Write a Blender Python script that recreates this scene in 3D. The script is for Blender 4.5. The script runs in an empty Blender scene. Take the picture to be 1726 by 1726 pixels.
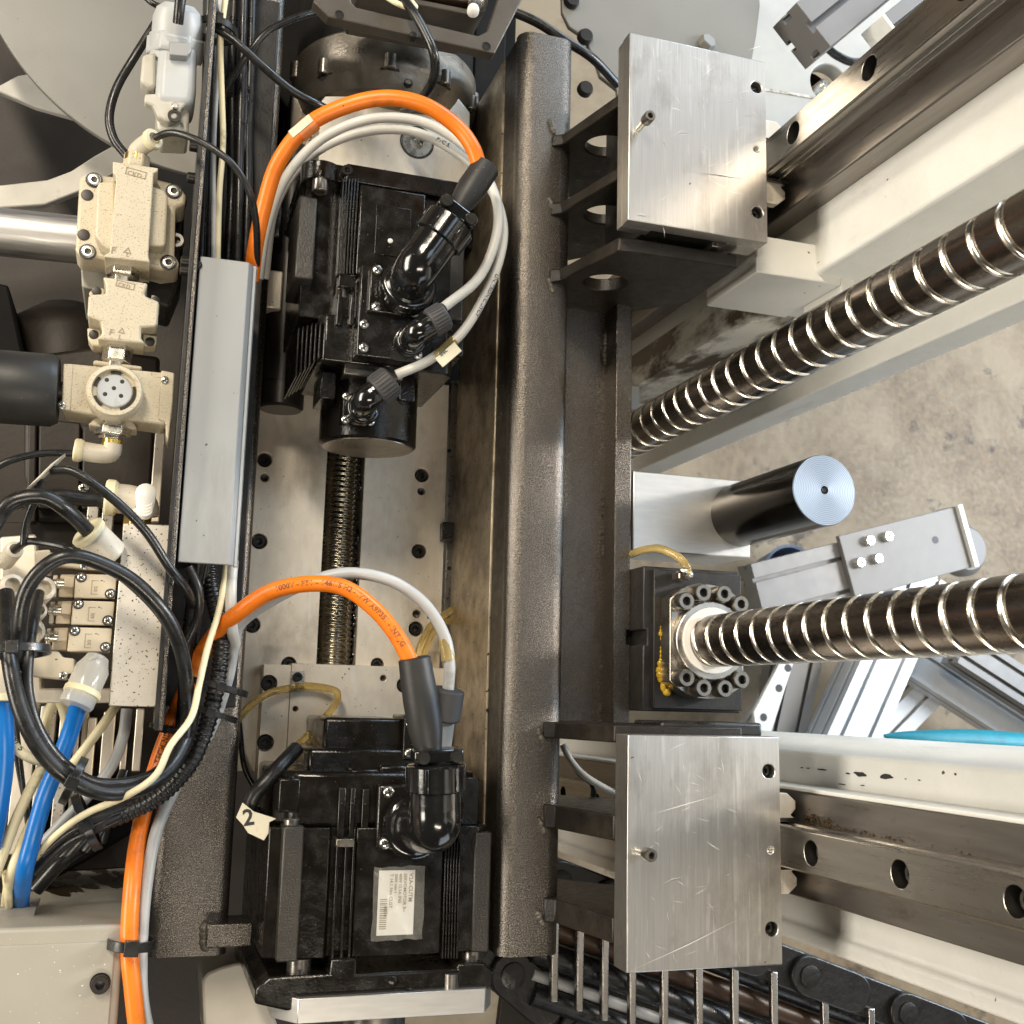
import bpy, bmesh, math, random
from mathutils import Vector, Matrix, noise
random.seed(11)
scene = bpy.context.scene
S = 0.00075            # one building unit = 0.75 mm
H = 1000.0             # camera height above the top faces of the bearing plates
F = 1901.0
PI = math.pi

# ------------------------------------------------------------------ camera, world, lamps, exposure
W_ = Vector((633, 305, 1901)).normalized()
U_ = Vector((5937, -467, -1901)); U_ = (U_ - W_ * U_.dot(W_)).normalized()
V_ = W_.cross(U_)
cam_d = bpy.data.cameras.new("camera")
cam = bpy.data.objects.new("camera", cam_d)
scene.collection.objects.link(cam)
cam.matrix_world = Matrix.Translation((0, 0, H * S)) @ Matrix((U_, V_, W_)).to_4x4()
cam_d.sensor_width = 36.0
cam_d.lens = 36.0 * F / 1726.0
cam_d.clip_start = 0.01
cam_d.clip_end = 60.0
cam_d.dof.use_dof = True
cam_d.dof.focus_distance = 0.86
cam_d.dof.aperture_fstop = 20.0
scene.camera = cam

world = bpy.data.worlds.new("World")
scene.world = world
world.use_nodes = True
world.node_tree.nodes["Background"].inputs[0].default_value = (1.0, 0.95, 0.88, 1)
world.node_tree.nodes["Background"].inputs[1].default_value = 0.03

def area(name, loc, target, sx, sy, power, col):
    l = bpy.data.lights.new(name, 'AREA')
    l.shape = 'RECTANGLE'; l.size = sx; l.size_y = sy; l.energy = power; l.color = col
    o = bpy.data.objects.new(name, l)
    scene.collection.objects.link(o)
    o.location = loc
    d = Vector(target) - Vector(loc)
    o.rotation_euler = d.to_track_quat('-Z', 'Y').to_euler()
    return o
T0 = (0.3, 0.1, -0.1)
area("ceiling_lamp", (-0.75, 1.55, 2.1), T0, 0.22, 1.2, 46, (1.0, 0.89, 0.72))
area("ceiling_lamp", (3.4, 0.9, 1.7), T0, 0.25, 1.3, 72, (1.0, 0.93, 0.83))
area("ceiling_lamp", (0.1, -1.5, 2.3), T0, 1.2, 0.22, 20, (1.0, 0.90, 0.74))
area("cool_reflection_light", (1.2, 0.5, 2.9), (1.0, 0.4, 0.0), 0.7, 0.9, 5.0, (0.70, 0.85, 1.0))  # added light, sized and placed for a bluish reflection along the beam
area("cool_reflection_light", (2.15, 0.35, 2.9), (1.6, 0.2, 0.0), 1.0, 0.9, 2.9, (0.74, 0.87, 1.0))  # added light giving the plates a cool reflection
area("warm_reflection_light", (2.15, -0.75, 2.9), (1.6, -0.4, 0.0), 1.0, 1.1, 3.2, (1.0, 0.92, 0.80))  # added light for the warm reflection on the lower plate
area("warm_reflection_light", (2.2, 2.4, 2.8), (0.9, 0.6, 0.0), 1.5, 2.0, 8.5, (1.0, 0.92, 0.82))  # added light, set where the upper plate mirrors it
area("hall_side_light", (-2.6, 0.35, 0.85), (0.3, 0.1, -0.15), 2.4, 0.9, 88, (1.0, 0.93, 0.81))
area("hall_window", (3.1, 0.7, 0.45), (0.6, 0.1, -0.2), 1.7, 1.5, 68, (0.62, 0.80, 1.0))
area("high_window", (2.2, 3.4, 1.2), (0.8, 0.0, -0.6), 2.0, 1.2, 92, (0.68, 0.84, 1.0))
area("low_fill_light", (1.7, -2.6, 0.3), (0.7, 0.2, -0.4), 1.6, 1.4, 12, (0.84, 0.92, 1.0))  # added fill from an unseen source, brightens the beam undersides

scene.view_settings.view_transform = 'Standard'
scene.view_settings.look = 'None'
scene.view_settings.exposure = 0.25
scene.view_settings.gamma = 1.0
scene.view_settings.use_curve_mapping = False
scene.render.engine = 'CYCLES'
scene.cycles.max_bounces = 8

# ------------------------------------------------------------------ placing helpers
def ray(px, py):
    d = Vector((px - 863.0, 863.0 - py, -F))
    return Vector((U_.dot(d), V_.dot(d), W_.dot(d)))
def P(px, py, z):
    r = ray(px, py); t = (z - H) / r.z
    return Vector((r.x * t, r.y * t, z))
def PX(px, py, z): return P(px, py, z).x
def PY(px, py, z): return P(px, py, z).y
CZ = Vector((U_.z, V_.z, W_.z))
def upp(px, py, z):
    return -(P(px, py, z) - Vector((0, 0, H))).dot(CZ) / F

# ------------------------------------------------------------------ mesh builder
def ortho(a):
    a = Vector(a).normalized()
    h = Vector((0, 0, 1)) if abs(a.z) < 0.9 else Vector((1, 0, 0))
    u = h.cross(a).normalized()
    return u, a.cross(u), a

class MB:
    def __init__(s):
        s.v = []; s.f = []; s.m = []; s.mi = 0
    def add(s, vs, fs):
        b = len(s.v); s.v += [Vector(p) for p in vs]
        for f in fs:
            s.f.append([b + i for i in f]); s.m.append(s.mi)
        return s
    def box(s, x0, x1, y0, y1, z0, z1):
        if x0 > x1: x0, x1 = x1, x0
        if y0 > y1: y0, y1 = y1, y0
        if z0 > z1: z0, z1 = z1, z0
        return s.add([(x0,y0,z0),(x1,y0,z0),(x1,y1,z0),(x0,y1,z0),(x0,y0,z1),(x1,y0,z1),(x1,y1,z1),(x0,y1,z1)],
                     [(0,3,2,1),(4,5,6,7),(0,1,5,4),(1,2,6,5),(2,3,7,6),(3,0,4,7)])
    def obox(s, c, ax, half):
        c = Vector(c); vs = []
        for k in range(8):
            q = c.copy()
            for i in range(3):
                q += Vector(ax[i]) * half[i] * (1 if (k >> i) & 1 else -1)
            vs.append(q)
        return s.add(vs, [(0,2,3,1),(4,5,7,6),(0,1,5,4),(1,3,7,5),(3,2,6,7),(2,0,4,6)])
    def prism(s, pts, fn, a, b):
        n = len(pts)
        ar = sum(pts[i][0]*pts[(i+1)%n][1]-pts[(i+1)%n][0]*pts[i][1] for i in range(n))
        if ar < 0: pts = pts[::-1]
        vs = [fn(p[0], p[1], a) for p in pts] + [fn(p[0], p[1], b) for p in pts]
        fs = [tuple(range(n))[::-1], tuple(range(n, 2*n))]
        for i in range(n):
            j = (i + 1) % n; fs.append((i, j, n + j, n + i))
        return s.add(vs, fs)
    def pz(s, pts, z0, z1): return s.prism(pts, lambda x, y, h: (x, y, h), z0, z1)
    def py(s, pts, y0, y1): return s.prism(pts, lambda x, z, h: (x, h, z), y0, y1)
    def px(s, pts, x0, x1): return s.prism(pts, lambda y, z, h: (h, y, z), x0, x1)
    def lathe(s, p, axis, prof, seg=24, hexfrom=None, cap=True):
        # prof: (r, h) ; rows from index hexfrom on are hexagonal
        u, w, a = ortho(axis); p = Vector(p); b = []; vs = []; fs = []
        for k, (r, h) in enumerate(prof):
            for i in range(seg):
                t = 2*PI*i/seg
                rr = r
                if hexfrom is not None and k >= hexfrom:
                    rr = r*math.cos(PI/6)/math.cos((t % (PI/3)) - PI/6)
                vs.append(p + u*(rr*math.cos(t)) + w*(rr*math.sin(t)) + a*h)
        for k in range(len(prof)-1):
            for i in range(seg):
                j = (i+1) % seg
                fs.append((k*seg+i, k*seg+j, (k+1)*seg+j, (k+1)*seg+i))
        if cap:
            fs.append(tuple(range(seg))[::-1]); o = (len(prof)-1)*seg
            fs.append(tuple(range(o, o+seg)))
        return s.add(vs, fs)
    def cyl(s, p0, p1, r0, r1=None, seg=24):
        p0 = Vector(p0); p1 = Vector(p1); r1 = r0 if r1 is None else r1
        return s.lathe(p0, p1-p0, [(r0, 0), (r1, (p1-p0).length)], seg)
    def ring(s, p, axis, ro, ri, h, seg=32):
        u, w, a = ortho(axis); p = Vector(p); vs = []; fs = []
        for (r, z) in ((ro, 0), (ro, h), (ri, h), (ri, 0)):
            for i in range(seg):
                t = 2*PI*i/seg; vs.append(p + u*(r*math.cos(t)) + w*(r*math.sin(t)) + a*z)
        for k in range(4):
            for i in range(seg):
                j = (i+1) % seg; n = (k+1) % 4
                fs.append((k*seg+i, k*seg+j, n*seg+j, n*seg+i))
        return s.add(vs, fs)
    def tube(s, pts, r, seg=10, sub=6, rf=None, caps=True):
        path = spline(pts, sub); n = len(path)
        L = [0.0]
        for i in range(1, n): L.append(L[-1] + (path[i]-path[i-1]).length)
        fr = frames(path); vs = []; fs = []
        for i in range(n):
            rr = rf(L[i], L[-1]) if rf else r
            u, w = fr[i]
            for k in range(seg):
                t = 2*PI*k/seg; vs.append(path[i] + u*(rr*math.cos(t)) + w*(rr*math.sin(t)))
        for i in range(n-1):
            for k in range(seg):
                j = (k+1) % seg
                fs.append((i*seg+k, i*seg+j, (i+1)*seg+j, (i+1)*seg+k))
        if caps:
            fs.append(tuple(range(seg))[::-1]); o = (n-1)*seg; fs.append(tuple(range(o, o+seg)))
        return s.add(vs, fs)

def spline(pts, sub):
    pts = [Vector(p) for p in pts]
    if len(pts) < 3 or sub < 2: return pts
    q = [pts[0]*2-pts[1]] + pts + [pts[-1]*2-pts[-2]]
    out = []
    for i in range(1, len(q)-2):
        a, b, c, d = q[i-1], q[i], q[i+1], q[i+2]
        for k in range(sub):
            t = k/sub
            out.append(0.5*((2*b) + (c-a)*t + (2*a-5*b+4*c-d)*t*t + (3*b-a-3*c+d)*t*t*t))
    out.append(pts[-1]); return out
def frames(path):
    n = len(path); res = []
    t = (path[1]-path[0]).normalized(); u, w, _ = ortho(t)
    for i in range(n):
        a = path[max(i-1, 0)]; b = path[min(i+1, n-1)]
        t = (b-a).normalized()
        u = (u - t*u.dot(t)).normalized(); w = t.cross(u)
        res.append((u, w))
    return res

# ------------------------------------------------------------------ objects
WL = {}
MESH = {}
def mesh_of(mb, mats, name, angle=38, smooth=True, cut=None):
    if not isinstance(mats, (list, tuple)): mats = [mats]
    lo = Vector([min(p[i] for p in mb.v) for i in range(3)]); hi = Vector([max(p[i] for p in mb.v) for i in range(3)])
    c = (lo + hi) * 0.5
    me = bpy.data.meshes.new(name)
    me.from_pydata([tuple((p-c)*S) for p in mb.v], [], mb.f)
    for m in mats: me.materials.append(m)
    me.polygons.foreach_set('material_index', mb.m)
    if cut:
        cc = bpy.data.meshes.new('c'); cc.from_pydata([tuple((p-c)*S) for p in cut.v], [], cut.f)
        for m in mats: cc.materials.append(m)
        cc.polygons.foreach_set('material_index', cut.m)
        fix_normals(cc); fix_normals(me)
        a = bpy.data.objects.new('a', me); b = bpy.data.objects.new('b', cc)
        scene.collection.objects.link(a); scene.collection.objects.link(b)
        mo = a.modifiers.new('x', 'BOOLEAN'); mo.operation = 'DIFFERENCE'; mo.object = b; mo.solver = 'EXACT'
        dg = bpy.context.evaluated_depsgraph_get()
        me2 = bpy.data.meshes.new_from_object(a.evaluated_get(dg))
        bpy.data.objects.remove(a); bpy.data.objects.remove(b)
        me = me2; me.name = name
    else:
        fix_normals(me)
    if smooth:
        me.polygons.foreach_set('use_smooth', [True]*len(me.polygons))
        me.set_sharp_from_angle(angle=math.radians(angle))
    return me, c
def fix_normals(me):
    bm = bmesh.new(); bm.from_mesh(me)
    bmesh.ops.recalc_face_normals(bm, faces=bm.faces)
    bm.to_mesh(me); bm.free()
def tag(o, label=None, cat=None, group=None, kind=None):
    if label: o['label'] = label
    if cat: o['category'] = cat
    if group: o['group'] = group
    if kind: o['kind'] = kind
    return o
def link(o, c, parent):
    scene.collection.objects.link(o)
    WL[o.name] = Vector(c)
    if parent is not None:
        o.parent = parent
        o.location = (Vector(c) - WL[parent.name]) * S
    else:
        o.location = Vector(c) * S
    return o
def O(name, mb, mats, parent=None, bevel=0, label=None, cat=None, group=None, kind=None, angle=38, cut=None, seg=2):
    me, c = mesh_of(mb, mats, name, angle, True, cut)
    o = bpy.data.objects.new(name, me)
    link(o, c, parent)
    if bevel:
        b = o.modifiers.new('bevel', 'BEVEL'); b.width = bevel*S; b.segments = seg; b.limit_method = 'ANGLE'
        b.angle_limit = math.radians(40); b.harden_normals = False
    return tag(o, label, cat, group, kind)
def T(name, label, cat, c, group=None, kind=None):
    o = bpy.data.objects.new(name, None); o.empty_display_size = 0.01
    link(o, c, None)
    return tag(o, label, cat, group, kind)
def dup(src, c, parent):
    o = src.copy(); return link(o, c, parent)
def piece(key, fn, c, parent, name):
    """parts that look alike share one mesh: fn() builds it round the origin"""
    if key not in MESH:
        mb, mats, ang = fn()
        me = bpy.data.meshes.new(name)
        me.from_pydata([tuple(p*S) for p in mb.v], [], mb.f)
        for m in mats: me.materials.append(m)
        me.polygons.foreach_set('material_index', mb.m)
        fix_normals(me)
        me.polygons.foreach_set('use_smooth', [True]*len(me.polygons))
        me.set_sharp_from_angle(angle=math.radians(ang))
        MESH[key] = me
    o = bpy.data.objects.new(name, MESH[key])
    return link(o, c, parent)

# ------------------------------------------------------------------ materials
def mk(name, col, rough=0.5, metal=0.0, var=0.0, vscale=40, stretch=(1,1,1), rvar=0.0, bump=0.0, bscale=300,
       speck=None, dirt=None, coat=0.0, alpha=None, trans=0.0, scratch=0.0, aniso=0.0, spec=0.5, dirt2=None):
    m = bpy.data.materials.new(name); m.use_nodes = True
    nt = m.node_tree; N = nt.nodes; Lk = nt.links
    b = N["Principled BSDF"]
    b.inputs["Base Color"].default_value = (*col, 1)
    b.inputs["Roughness"].default_value = rough
    b.inputs["Metallic"].default_value = metal
    b.inputs["Specular IOR Level"].default_value = spec
    if coat: b.inputs["Coat Weight"].default_value = coat; b.inputs["Coat Roughness"].default_value = 0.12
    if trans: b.inputs["Transmission Weight"].default_value = trans; b.inputs["IOR"].default_value = 1.4
    if alpha is not None: b.inputs["Alpha"].default_value = alpha
    if aniso: b.inputs["Anisotropic"].default_value = aniso
    tc = N.new("ShaderNodeTexCoord"); mp = N.new("ShaderNodeMapping")
    mp.inputs["Scale"].default_value = stretch
    Lk.new(tc.outputs["Object"], mp.inputs["Vector"])
    def noi(scale, detail=4, vec=None, rough_=0.55):
        n = N.new("ShaderNodeTexNoise"); n.inputs["Scale"].default_value = scale
        n.inputs["Detail"].default_value = detail; n.inputs["Roughness"].default_value = rough_
        Lk.new(vec or mp.outputs[0], n.inputs["Vector"]); return n
    def rng(src, a, bb, lo, hi):
        r = N.new("ShaderNodeMapRange"); r.inputs[1].default_value = a; r.inputs[2].default_value = bb
        r.inputs[3].default_value = lo; r.inputs[4].default_value = hi
        Lk.new(src, r.inputs[0]); return r.outputs[0]
    def mix(fac, a, bcol, mode='MIX'):
        x = N.new("ShaderNodeMix"); x.data_type = 'RGBA'; x.blend_type = mode
        if isinstance(fac, float): x.inputs[0].default_value = fac
        else: Lk.new(fac, x.inputs[0])
        if isinstance(a, tuple): x.inputs[6].default_value = (*a, 1)
        else: Lk.new(a, x.inputs[6])
        if isinstance(bcol, tuple): x.inputs[7].default_value = (*bcol, 1)
        else: Lk.new(bcol, x.inputs[7])
        return x.outputs[2]
    c = col
    if var:
        n = noi(vscale, 6)
        f = rng(n.outputs[0], 0.3, 0.7, 1-var, 1+var)
        x = N.new("ShaderNodeMix"); x.data_type = 'RGBA'; x.blend_type = 'MULTIPLY'; x.inputs[0].default_value = 1.0
        x.inputs[6].default_value = (*col, 1); Lk.new(f, x.inputs[7]); c = x.outputs[2]
    for dd in (dirt, dirt2):
        if dd:
            dc, ds, lo, hi, st = dd
            mp2 = N.new("ShaderNodeMapping"); mp2.inputs["Scale"].default_value = st
            Lk.new(tc.outputs["Object"], mp2.inputs["Vector"])
            n = noi(ds, 8, mp2.outputs[0], 0.65)
            c = mix(rng(n.outputs[0], lo, hi, 0.0, 1.0), c, dc)
    if speck:
        sc, ss, th = speck
        v = N.new("ShaderNodeTexNoise"); v.inputs["Scale"].default_value = ss; v.inputs["Detail"].default_value = 1.5
        Lk.new(tc.outputs["Object"], v.inputs["Vector"])
        c = mix(rng(v.outputs[0], th, th+0.03, 0.0, 1.0), c, sc)
    if scratch:
        # thin irregular scratches: stretched noise seen through a narrow band, along two directions
        for k, (rot, sc) in enumerate(((0.5, 26), (-0.9, 34), (1.35, 22))):
            mp3 = N.new("ShaderNodeMapping"); mp3.inputs["Rotation"].default_value = (0.3*k, 0.2, rot)
            mp3.inputs["Scale"].default_value = (1.0, 0.045, 1.0)
            Lk.new(tc.outputs["Object"], mp3.inputs["Vector"])
            n = noi(sc*6, 2, mp3.outputs[0])
            g = noi(30+7*k, 2, tc.outputs["Object"])
            a_ = rng(n.outputs[0], 0.625, 0.65, 0.0, 1.0)
            g_ = rng(g.outputs[0], 0.46, 0.58, 0.0, scratch)
            mu = N.new("ShaderNodeMath"); mu.operation = 'MULTIPLY'; Lk.new(a_, mu.inputs[0]); Lk.new(g_, mu.inputs[1])
            c = mix(mu.outputs[0], c, (0.92, 0.9, 0.86))
    if not isinstance(c, tuple): Lk.new(c, b.inputs["Base Color"])
    if rvar:
        n = noi(vscale*1.7, 5)
        Lk.new(rng(n.outputs[0], 0.3, 0.7, max(0.03, rough-rvar), min(1, rough+rvar)), b.inputs["Roughness"])
    if bump:
        n = noi(bscale, 4)
        bp = N.new("ShaderNodeBump"); bp.inputs["Strength"].default_value = bump; bp.inputs["Distance"].default_value = 0.001
        Lk.new(n.outputs[0], bp.inputs["Height"]); Lk.new(bp.outputs[0], b.inputs["Normal"])
    return m

OIL = (0.035, 0.022, 0.01)
m_alu   = mk("brushed_aluminium", (0.60,0.58,0.55), 0.37, 1, var=0.09, vscale=80, stretch=(14,0.3,14), rvar=0.05, bump=0.03, bscale=500, scratch=0.35, dirt=((0.30,0.26,0.22), 28, 0.52, 0.85, (1,0.5,1)), speck=((0.12,0.08,0.05), 210, 0.795))
m_alu2  = mk("milled_aluminium", (0.72,0.70,0.67), 0.36, 0.9, var=0.05, vscale=50, stretch=(1,6,6), rvar=0.03, bump=0.01, bscale=900, dirt=((0.5,0.46,0.4), 20, 0.58, 0.85, (1,1,1)))
m_alum  = mk("matt_aluminium", (0.86,0.78,0.66), 0.46, 0.55, var=0.07, vscale=60, stretch=(2,1,2), rvar=0.06, bump=0.02, bscale=700, dirt=((0.30,0.23,0.15), 14, 0.56, 0.85, (1,0.7,1)), speck=((0.05,0.035,0.02), 330, 0.74), scratch=0.3)
m_speckalu = mk("oil_spotted_aluminium", (0.74,0.69,0.61), 0.5, 0.75, var=0.06, vscale=90, bump=0.03, bscale=800, speck=((0.10,0.065,0.035), 560, 0.66), dirt=((0.5,0.40,0.27), 30, 0.6, 0.85, (1,1,1)))
m_blk   = mk("black_textured_paint", (0.155,0.138,0.12), 0.26, 0.88, var=0.22, vscale=900, rvar=0.06, bump=0.42, bscale=1200, spec=0.6, coat=0.0, dirt=((0.05,0.04,0.03), 14, 0.58, 0.9, (1,0.6,1)))
m_blk2  = mk("dark_steel_paint", (0.022,0.02,0.018), 0.42, 0.2, var=0.3, vscale=50, rvar=0.1, bump=0.25, bscale=500, dirt=((0.07,0.05,0.03), 25, 0.55, 0.85, (1,1,1)))
m_beamside = mk("worn_bronze_paint", (0.44,0.37,0.27), 0.42, 0.75, var=0.35, vscale=45, stretch=(1,1,1), rvar=0.12, bump=0.3, bscale=380, dirt=((0.05,0.035,0.022), 16, 0.48, 0.75, (1,1,1)), speck=((0.02,0.015,0.01), 260, 0.69))
m_gus   = mk("shaded_black_paint", (0.016,0.013,0.010), 0.36, 0.0, var=0.4, vscale=70, rvar=0.1, bump=0.4, bscale=700, spec=0.4, dirt=((0.05,0.038,0.024), 20, 0.55, 0.8, (1,1,1)))  # beam paint darkened for the gussets: their dark reflections are put into the colour
m_motor = mk("motor_black", (0.0085,0.0068,0.005), 0.21, 0.0, var=0.3, vscale=50, rvar=0.12, bump=0.2, bscale=520, spec=0.55, coat=0.08, speck=((0.26,0.21,0.15), 640, 0.755))
m_motor2= mk("dusty_motor_rail", (0.030,0.025,0.019), 0.32, 0.0, var=0.25, vscale=60, bump=0.5, bscale=700, spec=0.6)
m_gloss = mk("glossy_black_plastic", (0.008,0.008,0.008), 0.14, 0.0, rvar=0.06, vscale=60, bump=0.05, bscale=260, spec=0.7, coat=0.4, speck=((0.25,0.22,0.18), 700, 0.76))
m_rub   = mk("black_cable_jacket", (0.012,0.0115,0.011), 0.32, 0.0, rvar=0.12, vscale=60, bump=0.1, bscale=300, spec=0.6, speck=((0.10,0.08,0.06), 500, 0.72))
m_sleeve= mk("black_heat_shrink", (0.022,0.021,0.02), 0.46, 0.0, var=0.2, bump=0.12, bscale=220, speck=((0.3,0.27,0.22), 420, 0.765))
m_knurl = mk("grey_rubber_nut", (0.055,0.053,0.055), 0.55, 0.0, var=0.2, bump=0.1, bscale=400)
m_or    = mk("orange_cable_jacket", (0.86,0.20,0.012), 0.36, 0.0, var=0.07, vscale=30, rvar=0.06, bump=0.04, bscale=200, dirt=((0.30,0.085,0.015), 42, 0.54, 0.82, (1,1,1)), speck=((0.12,0.05,0.02), 380, 0.765))
m_or2   = mk("orange_sleeve", (0.80,0.24,0.06), 0.3, 0.0, var=0.1)
m_grey  = mk("light_grey_cable_jacket", (0.44,0.445,0.44), 0.38, 0.0, var=0.1, vscale=25, dirt=((0.22,0.19,0.15), 40, 0.6, 0.85, (1,1,1)))
m_white = mk("white_cable_jacket", (0.57,0.555,0.51), 0.40, 0.0, var=0.08, dirt=((0.3,0.25,0.17), 45, 0.6, 0.85, (1,1,1)))
m_cream = mk("cream_cable_jacket", (0.74,0.66,0.43), 0.42, 0.0, var=0.1, vscale=30, dirt=((0.10,0.08,0.04), 32, 0.57, 0.72, (1,1,1)))
m_blue  = mk("blue_hose", (0.004,0.135,0.46), 0.32, 0.0, var=0.08, dirt=((0.02,0.07,0.15), 40, 0.64, 0.85, (1,1,1)))
m_valve = mk("speckled_cream_paint", (0.57,0.50,0.37), 0.42, 0.0, var=0.05, bump=0.05, bscale=500, speck=((0.34,0.24,0.13), 1000, 0.63), dirt=((0.42,0.30,0.14), 45, 0.62, 0.9, (1,1,1)))
m_fit   = mk("ivory_plastic", (0.58,0.52,0.42), 0.4, 0.0, var=0.06, dirt=((0.35,0.27,0.17), 50, 0.58, 0.85, (1,1,1)), speck=((0.2,0.14,0.08), 420, 0.72))
m_sol   = mk("beige_valve_plastic", (0.62,0.53,0.39), 0.45, 0.0, var=0.07, dirt=((0.25,0.17,0.09), 35, 0.55, 0.8, (1,1,1)), speck=((0.15,0.09,0.05), 420, 0.72))
m_conn  = mk("pale_grey_connector", (0.43,0.44,0.44), 0.38, 0.0, var=0.06, dirt=((0.14,0.10,0.07), 30, 0.60, 0.8, (1,1,1)))
m_conn2 = mk("beige_hood_plastic", (0.48,0.45,0.38), 0.42, 0.0, var=0.06, dirt=((0.12,0.09,0.06), 34, 0.58, 0.78, (1,1,1)))
m_duct  = mk("grey_duct_plastic", (0.36,0.365,0.36), 0.40, 0.0, var=0.06, vscale=18, stretch=(1,0.4,1), rvar=0.06, bump=0.03, bscale=150, speck=((0.06,0.05,0.04), 300, 0.765), dirt=((0.20,0.19,0.17), 14, 0.52, 0.8, (1,0.2,1)))
m_pnt   = mk("white_machine_paint", (0.73,0.715,0.665), 0.36, 0.0, var=0.06, vscale=14, rvar=0.08, bump=0.5, bscale=240, dirt=((0.30,0.24,0.15), 12, 0.62, 0.9, (1,1,0.4)), speck=((0.12,0.07,0.03), 160, 0.775))
m_pntg  = mk("grimy_white_paint", (0.74,0.70,0.61), 0.40, 0.0, var=0.1, vscale=14, bump=0.25, bscale=160, dirt=((0.07,0.05,0.03), 22, 0.42, 0.56, (1,1,0.5)))
m_pnt2  = mk("cream_cover_paint", (0.36,0.335,0.28), 0.38, 0.0, var=0.05, vscale=14, rvar=0.06, bump=0.1, bscale=320, dirt=((0.34,0.25,0.15), 22, 0.62, 0.85, (1,1,1)), speck=((0.8,0.78,0.7), 420, 0.73))
m_shgr  = mk("grey_sheet_paint", (0.20,0.19,0.168), 0.40, 0.0, var=0.05, vscale=12, rvar=0.06, bump=0.06, bscale=420, speck=((0.10,0.07,0.04), 190, 0.785))
m_steel = mk("machined_steel", (0.50,0.47,0.43), 0.30, 1, var=0.06, vscale=40, stretch=(4,4,0.15), rvar=0.05, bump=0.01, bscale=700, dirt=((0.20,0.16,0.11), 8, 0.52, 0.85, (1,1,0.6)))
m_pad   = mk("ground_steel_pad", (0.30,0.275,0.25), 0.34, 0.9, var=0.12, vscale=40, stretch=(4,4,0.3), rvar=0.08, dirt=((0.10,0.06,0.03), 30, 0.58, 0.8, (1,1,0.5)))
m_bolt  = mk("dark_bolt_steel", (0.26,0.24,0.215), 0.33, 0.9, var=0.2, vscale=90, rvar=0.08)
m_boltb = mk("black_oxide_bolt", (0.03,0.027,0.024), 0.36, 0.5, var=0.2, vscale=90)
m_zinc  = mk("zinc_screw", (0.72,0.70,0.64), 0.28, 1, var=0.1, vscale=90, rvar=0.08)
m_land  = mk("dark_screw_land", (0.19,0.165,0.145), 0.26, 1, var=0.2, vscale=60, stretch=(1,1,0.4), rvar=0.07, bump=0.02, bscale=500, speck=((0.5,0.42,0.3), 700, 0.75))
m_groove= mk("bright_screw_groove", (0.86,0.80,0.70), 0.24, 1, var=0.12, vscale=80, rvar=0.08)
m_rodth = mk("oily_thread_steel", (0.27,0.24,0.185), 0.24, 1, var=0.3, vscale=60, rvar=0.08)
m_shaft = mk("black_chrome_shaft", (0.055,0.05,0.045), 0.2, 1, var=0.15, vscale=40, stretch=(1,1,0.3), rvar=0.07)
m_brass = mk("brass", (0.72,0.50,0.13), 0.28, 1, var=0.12, vscale=80)
m_seal  = mk("white_wiper_ring", (0.80,0.78,0.73), 0.4, 0.0, var=0.05, dirt=((0.3,0.24,0.15), 60, 0.66, 0.85, (1,1,1)))
m_casting=mk("dark_cast_iron", (0.27,0.24,0.20), 0.34, 0.85, var=0.25, vscale=28, rvar=0.1, bump=0.3, bscale=330)
m_boxp  = mk("brown_black_box_paint", (0.085,0.072,0.058), 0.4, 0.3, var=0.15, vscale=40, bump=0.25, bscale=900)
m_yel   = mk("amber_oil_tube", (0.80,0.62,0.26), 0.14, 0.0, var=0.2, vscale=40, trans=0.7)
m_grease= mk("amber_grease", (0.72,0.46,0.04), 0.10, 0.0, var=0.3, vscale=90, trans=0.35, coat=0.5)
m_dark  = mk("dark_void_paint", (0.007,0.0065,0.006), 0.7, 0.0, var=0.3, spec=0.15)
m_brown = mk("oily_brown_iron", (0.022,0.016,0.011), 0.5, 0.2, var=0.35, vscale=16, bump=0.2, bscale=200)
m_tag   = mk("paper_tag", (0.72,0.66,0.50), 0.5, 0.0, var=0.07, dirt=((0.35,0.27,0.15), 70, 0.6, 0.85, (1,1,1)))
m_ink   = mk("dark_print", (0.03,0.028,0.03), 0.5)
m_inkb  = mk("brown_print", (0.22,0.075,0.02), 0.5)
m_inkg  = mk("grey_stamp", (0.30,0.24,0.16), 0.6)
m_foil  = mk("clear_film", (0.55,0.53,0.48), 0.12, 0.0, var=0.2, vscale=120, bump=0.5, bscale=130, alpha=0.22)
m_clear = mk("clear_fitting_plastic", (0.78,0.76,0.70), 0.16, 0.0, trans=0.55)
m_label = mk("white_label", (0.80,0.79,0.74), 0.45, 0.0, var=0.06, dirt=((0.3,0.22,0.12), 90, 0.66, 0.8, (1,1,1)))
m_gaugef= mk("gauge_rim_steel", (0.7,0.69,0.67), 0.25, 1)
m_teal  = mk("teal_sling", (0.004,0.22,0.29), 0.5, 0.0, var=0.15, vscale=50, bump=0.3, bscale=700)
m_prof  = mk("anodised_profile", (0.20,0.19,0.18), 0.45, 0.2, var=0.05, vscale=30, stretch=(1,1,1), rvar=0.05)
m_slot  = mk("profile_slot", (0.10,0.095,0.09), 0.5, 0.3)
m_wood  = mk("cardboard", (0.52,0.36,0.20), 0.7, 0.0, var=0.12, vscale=20)
m_weld  = mk("painted_weld", (0.10,0.088,0.072), 0.36, 0.2, var=0.3, vscale=160, bump=0.6, bscale=420)
m_chain = mk("black_nylon_chain", (0.014,0.012,0.010), 0.36, 0.0, var=0.4, vscale=50, bump=0.9, bscale=110)
m_whpl  = mk("white_plastic", (0.78,0.76,0.70), 0.4, 0.0, var=0.05, dirt=((0.3,0.22,0.14), 40, 0.64, 0.85, (1,1,1)))
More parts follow.
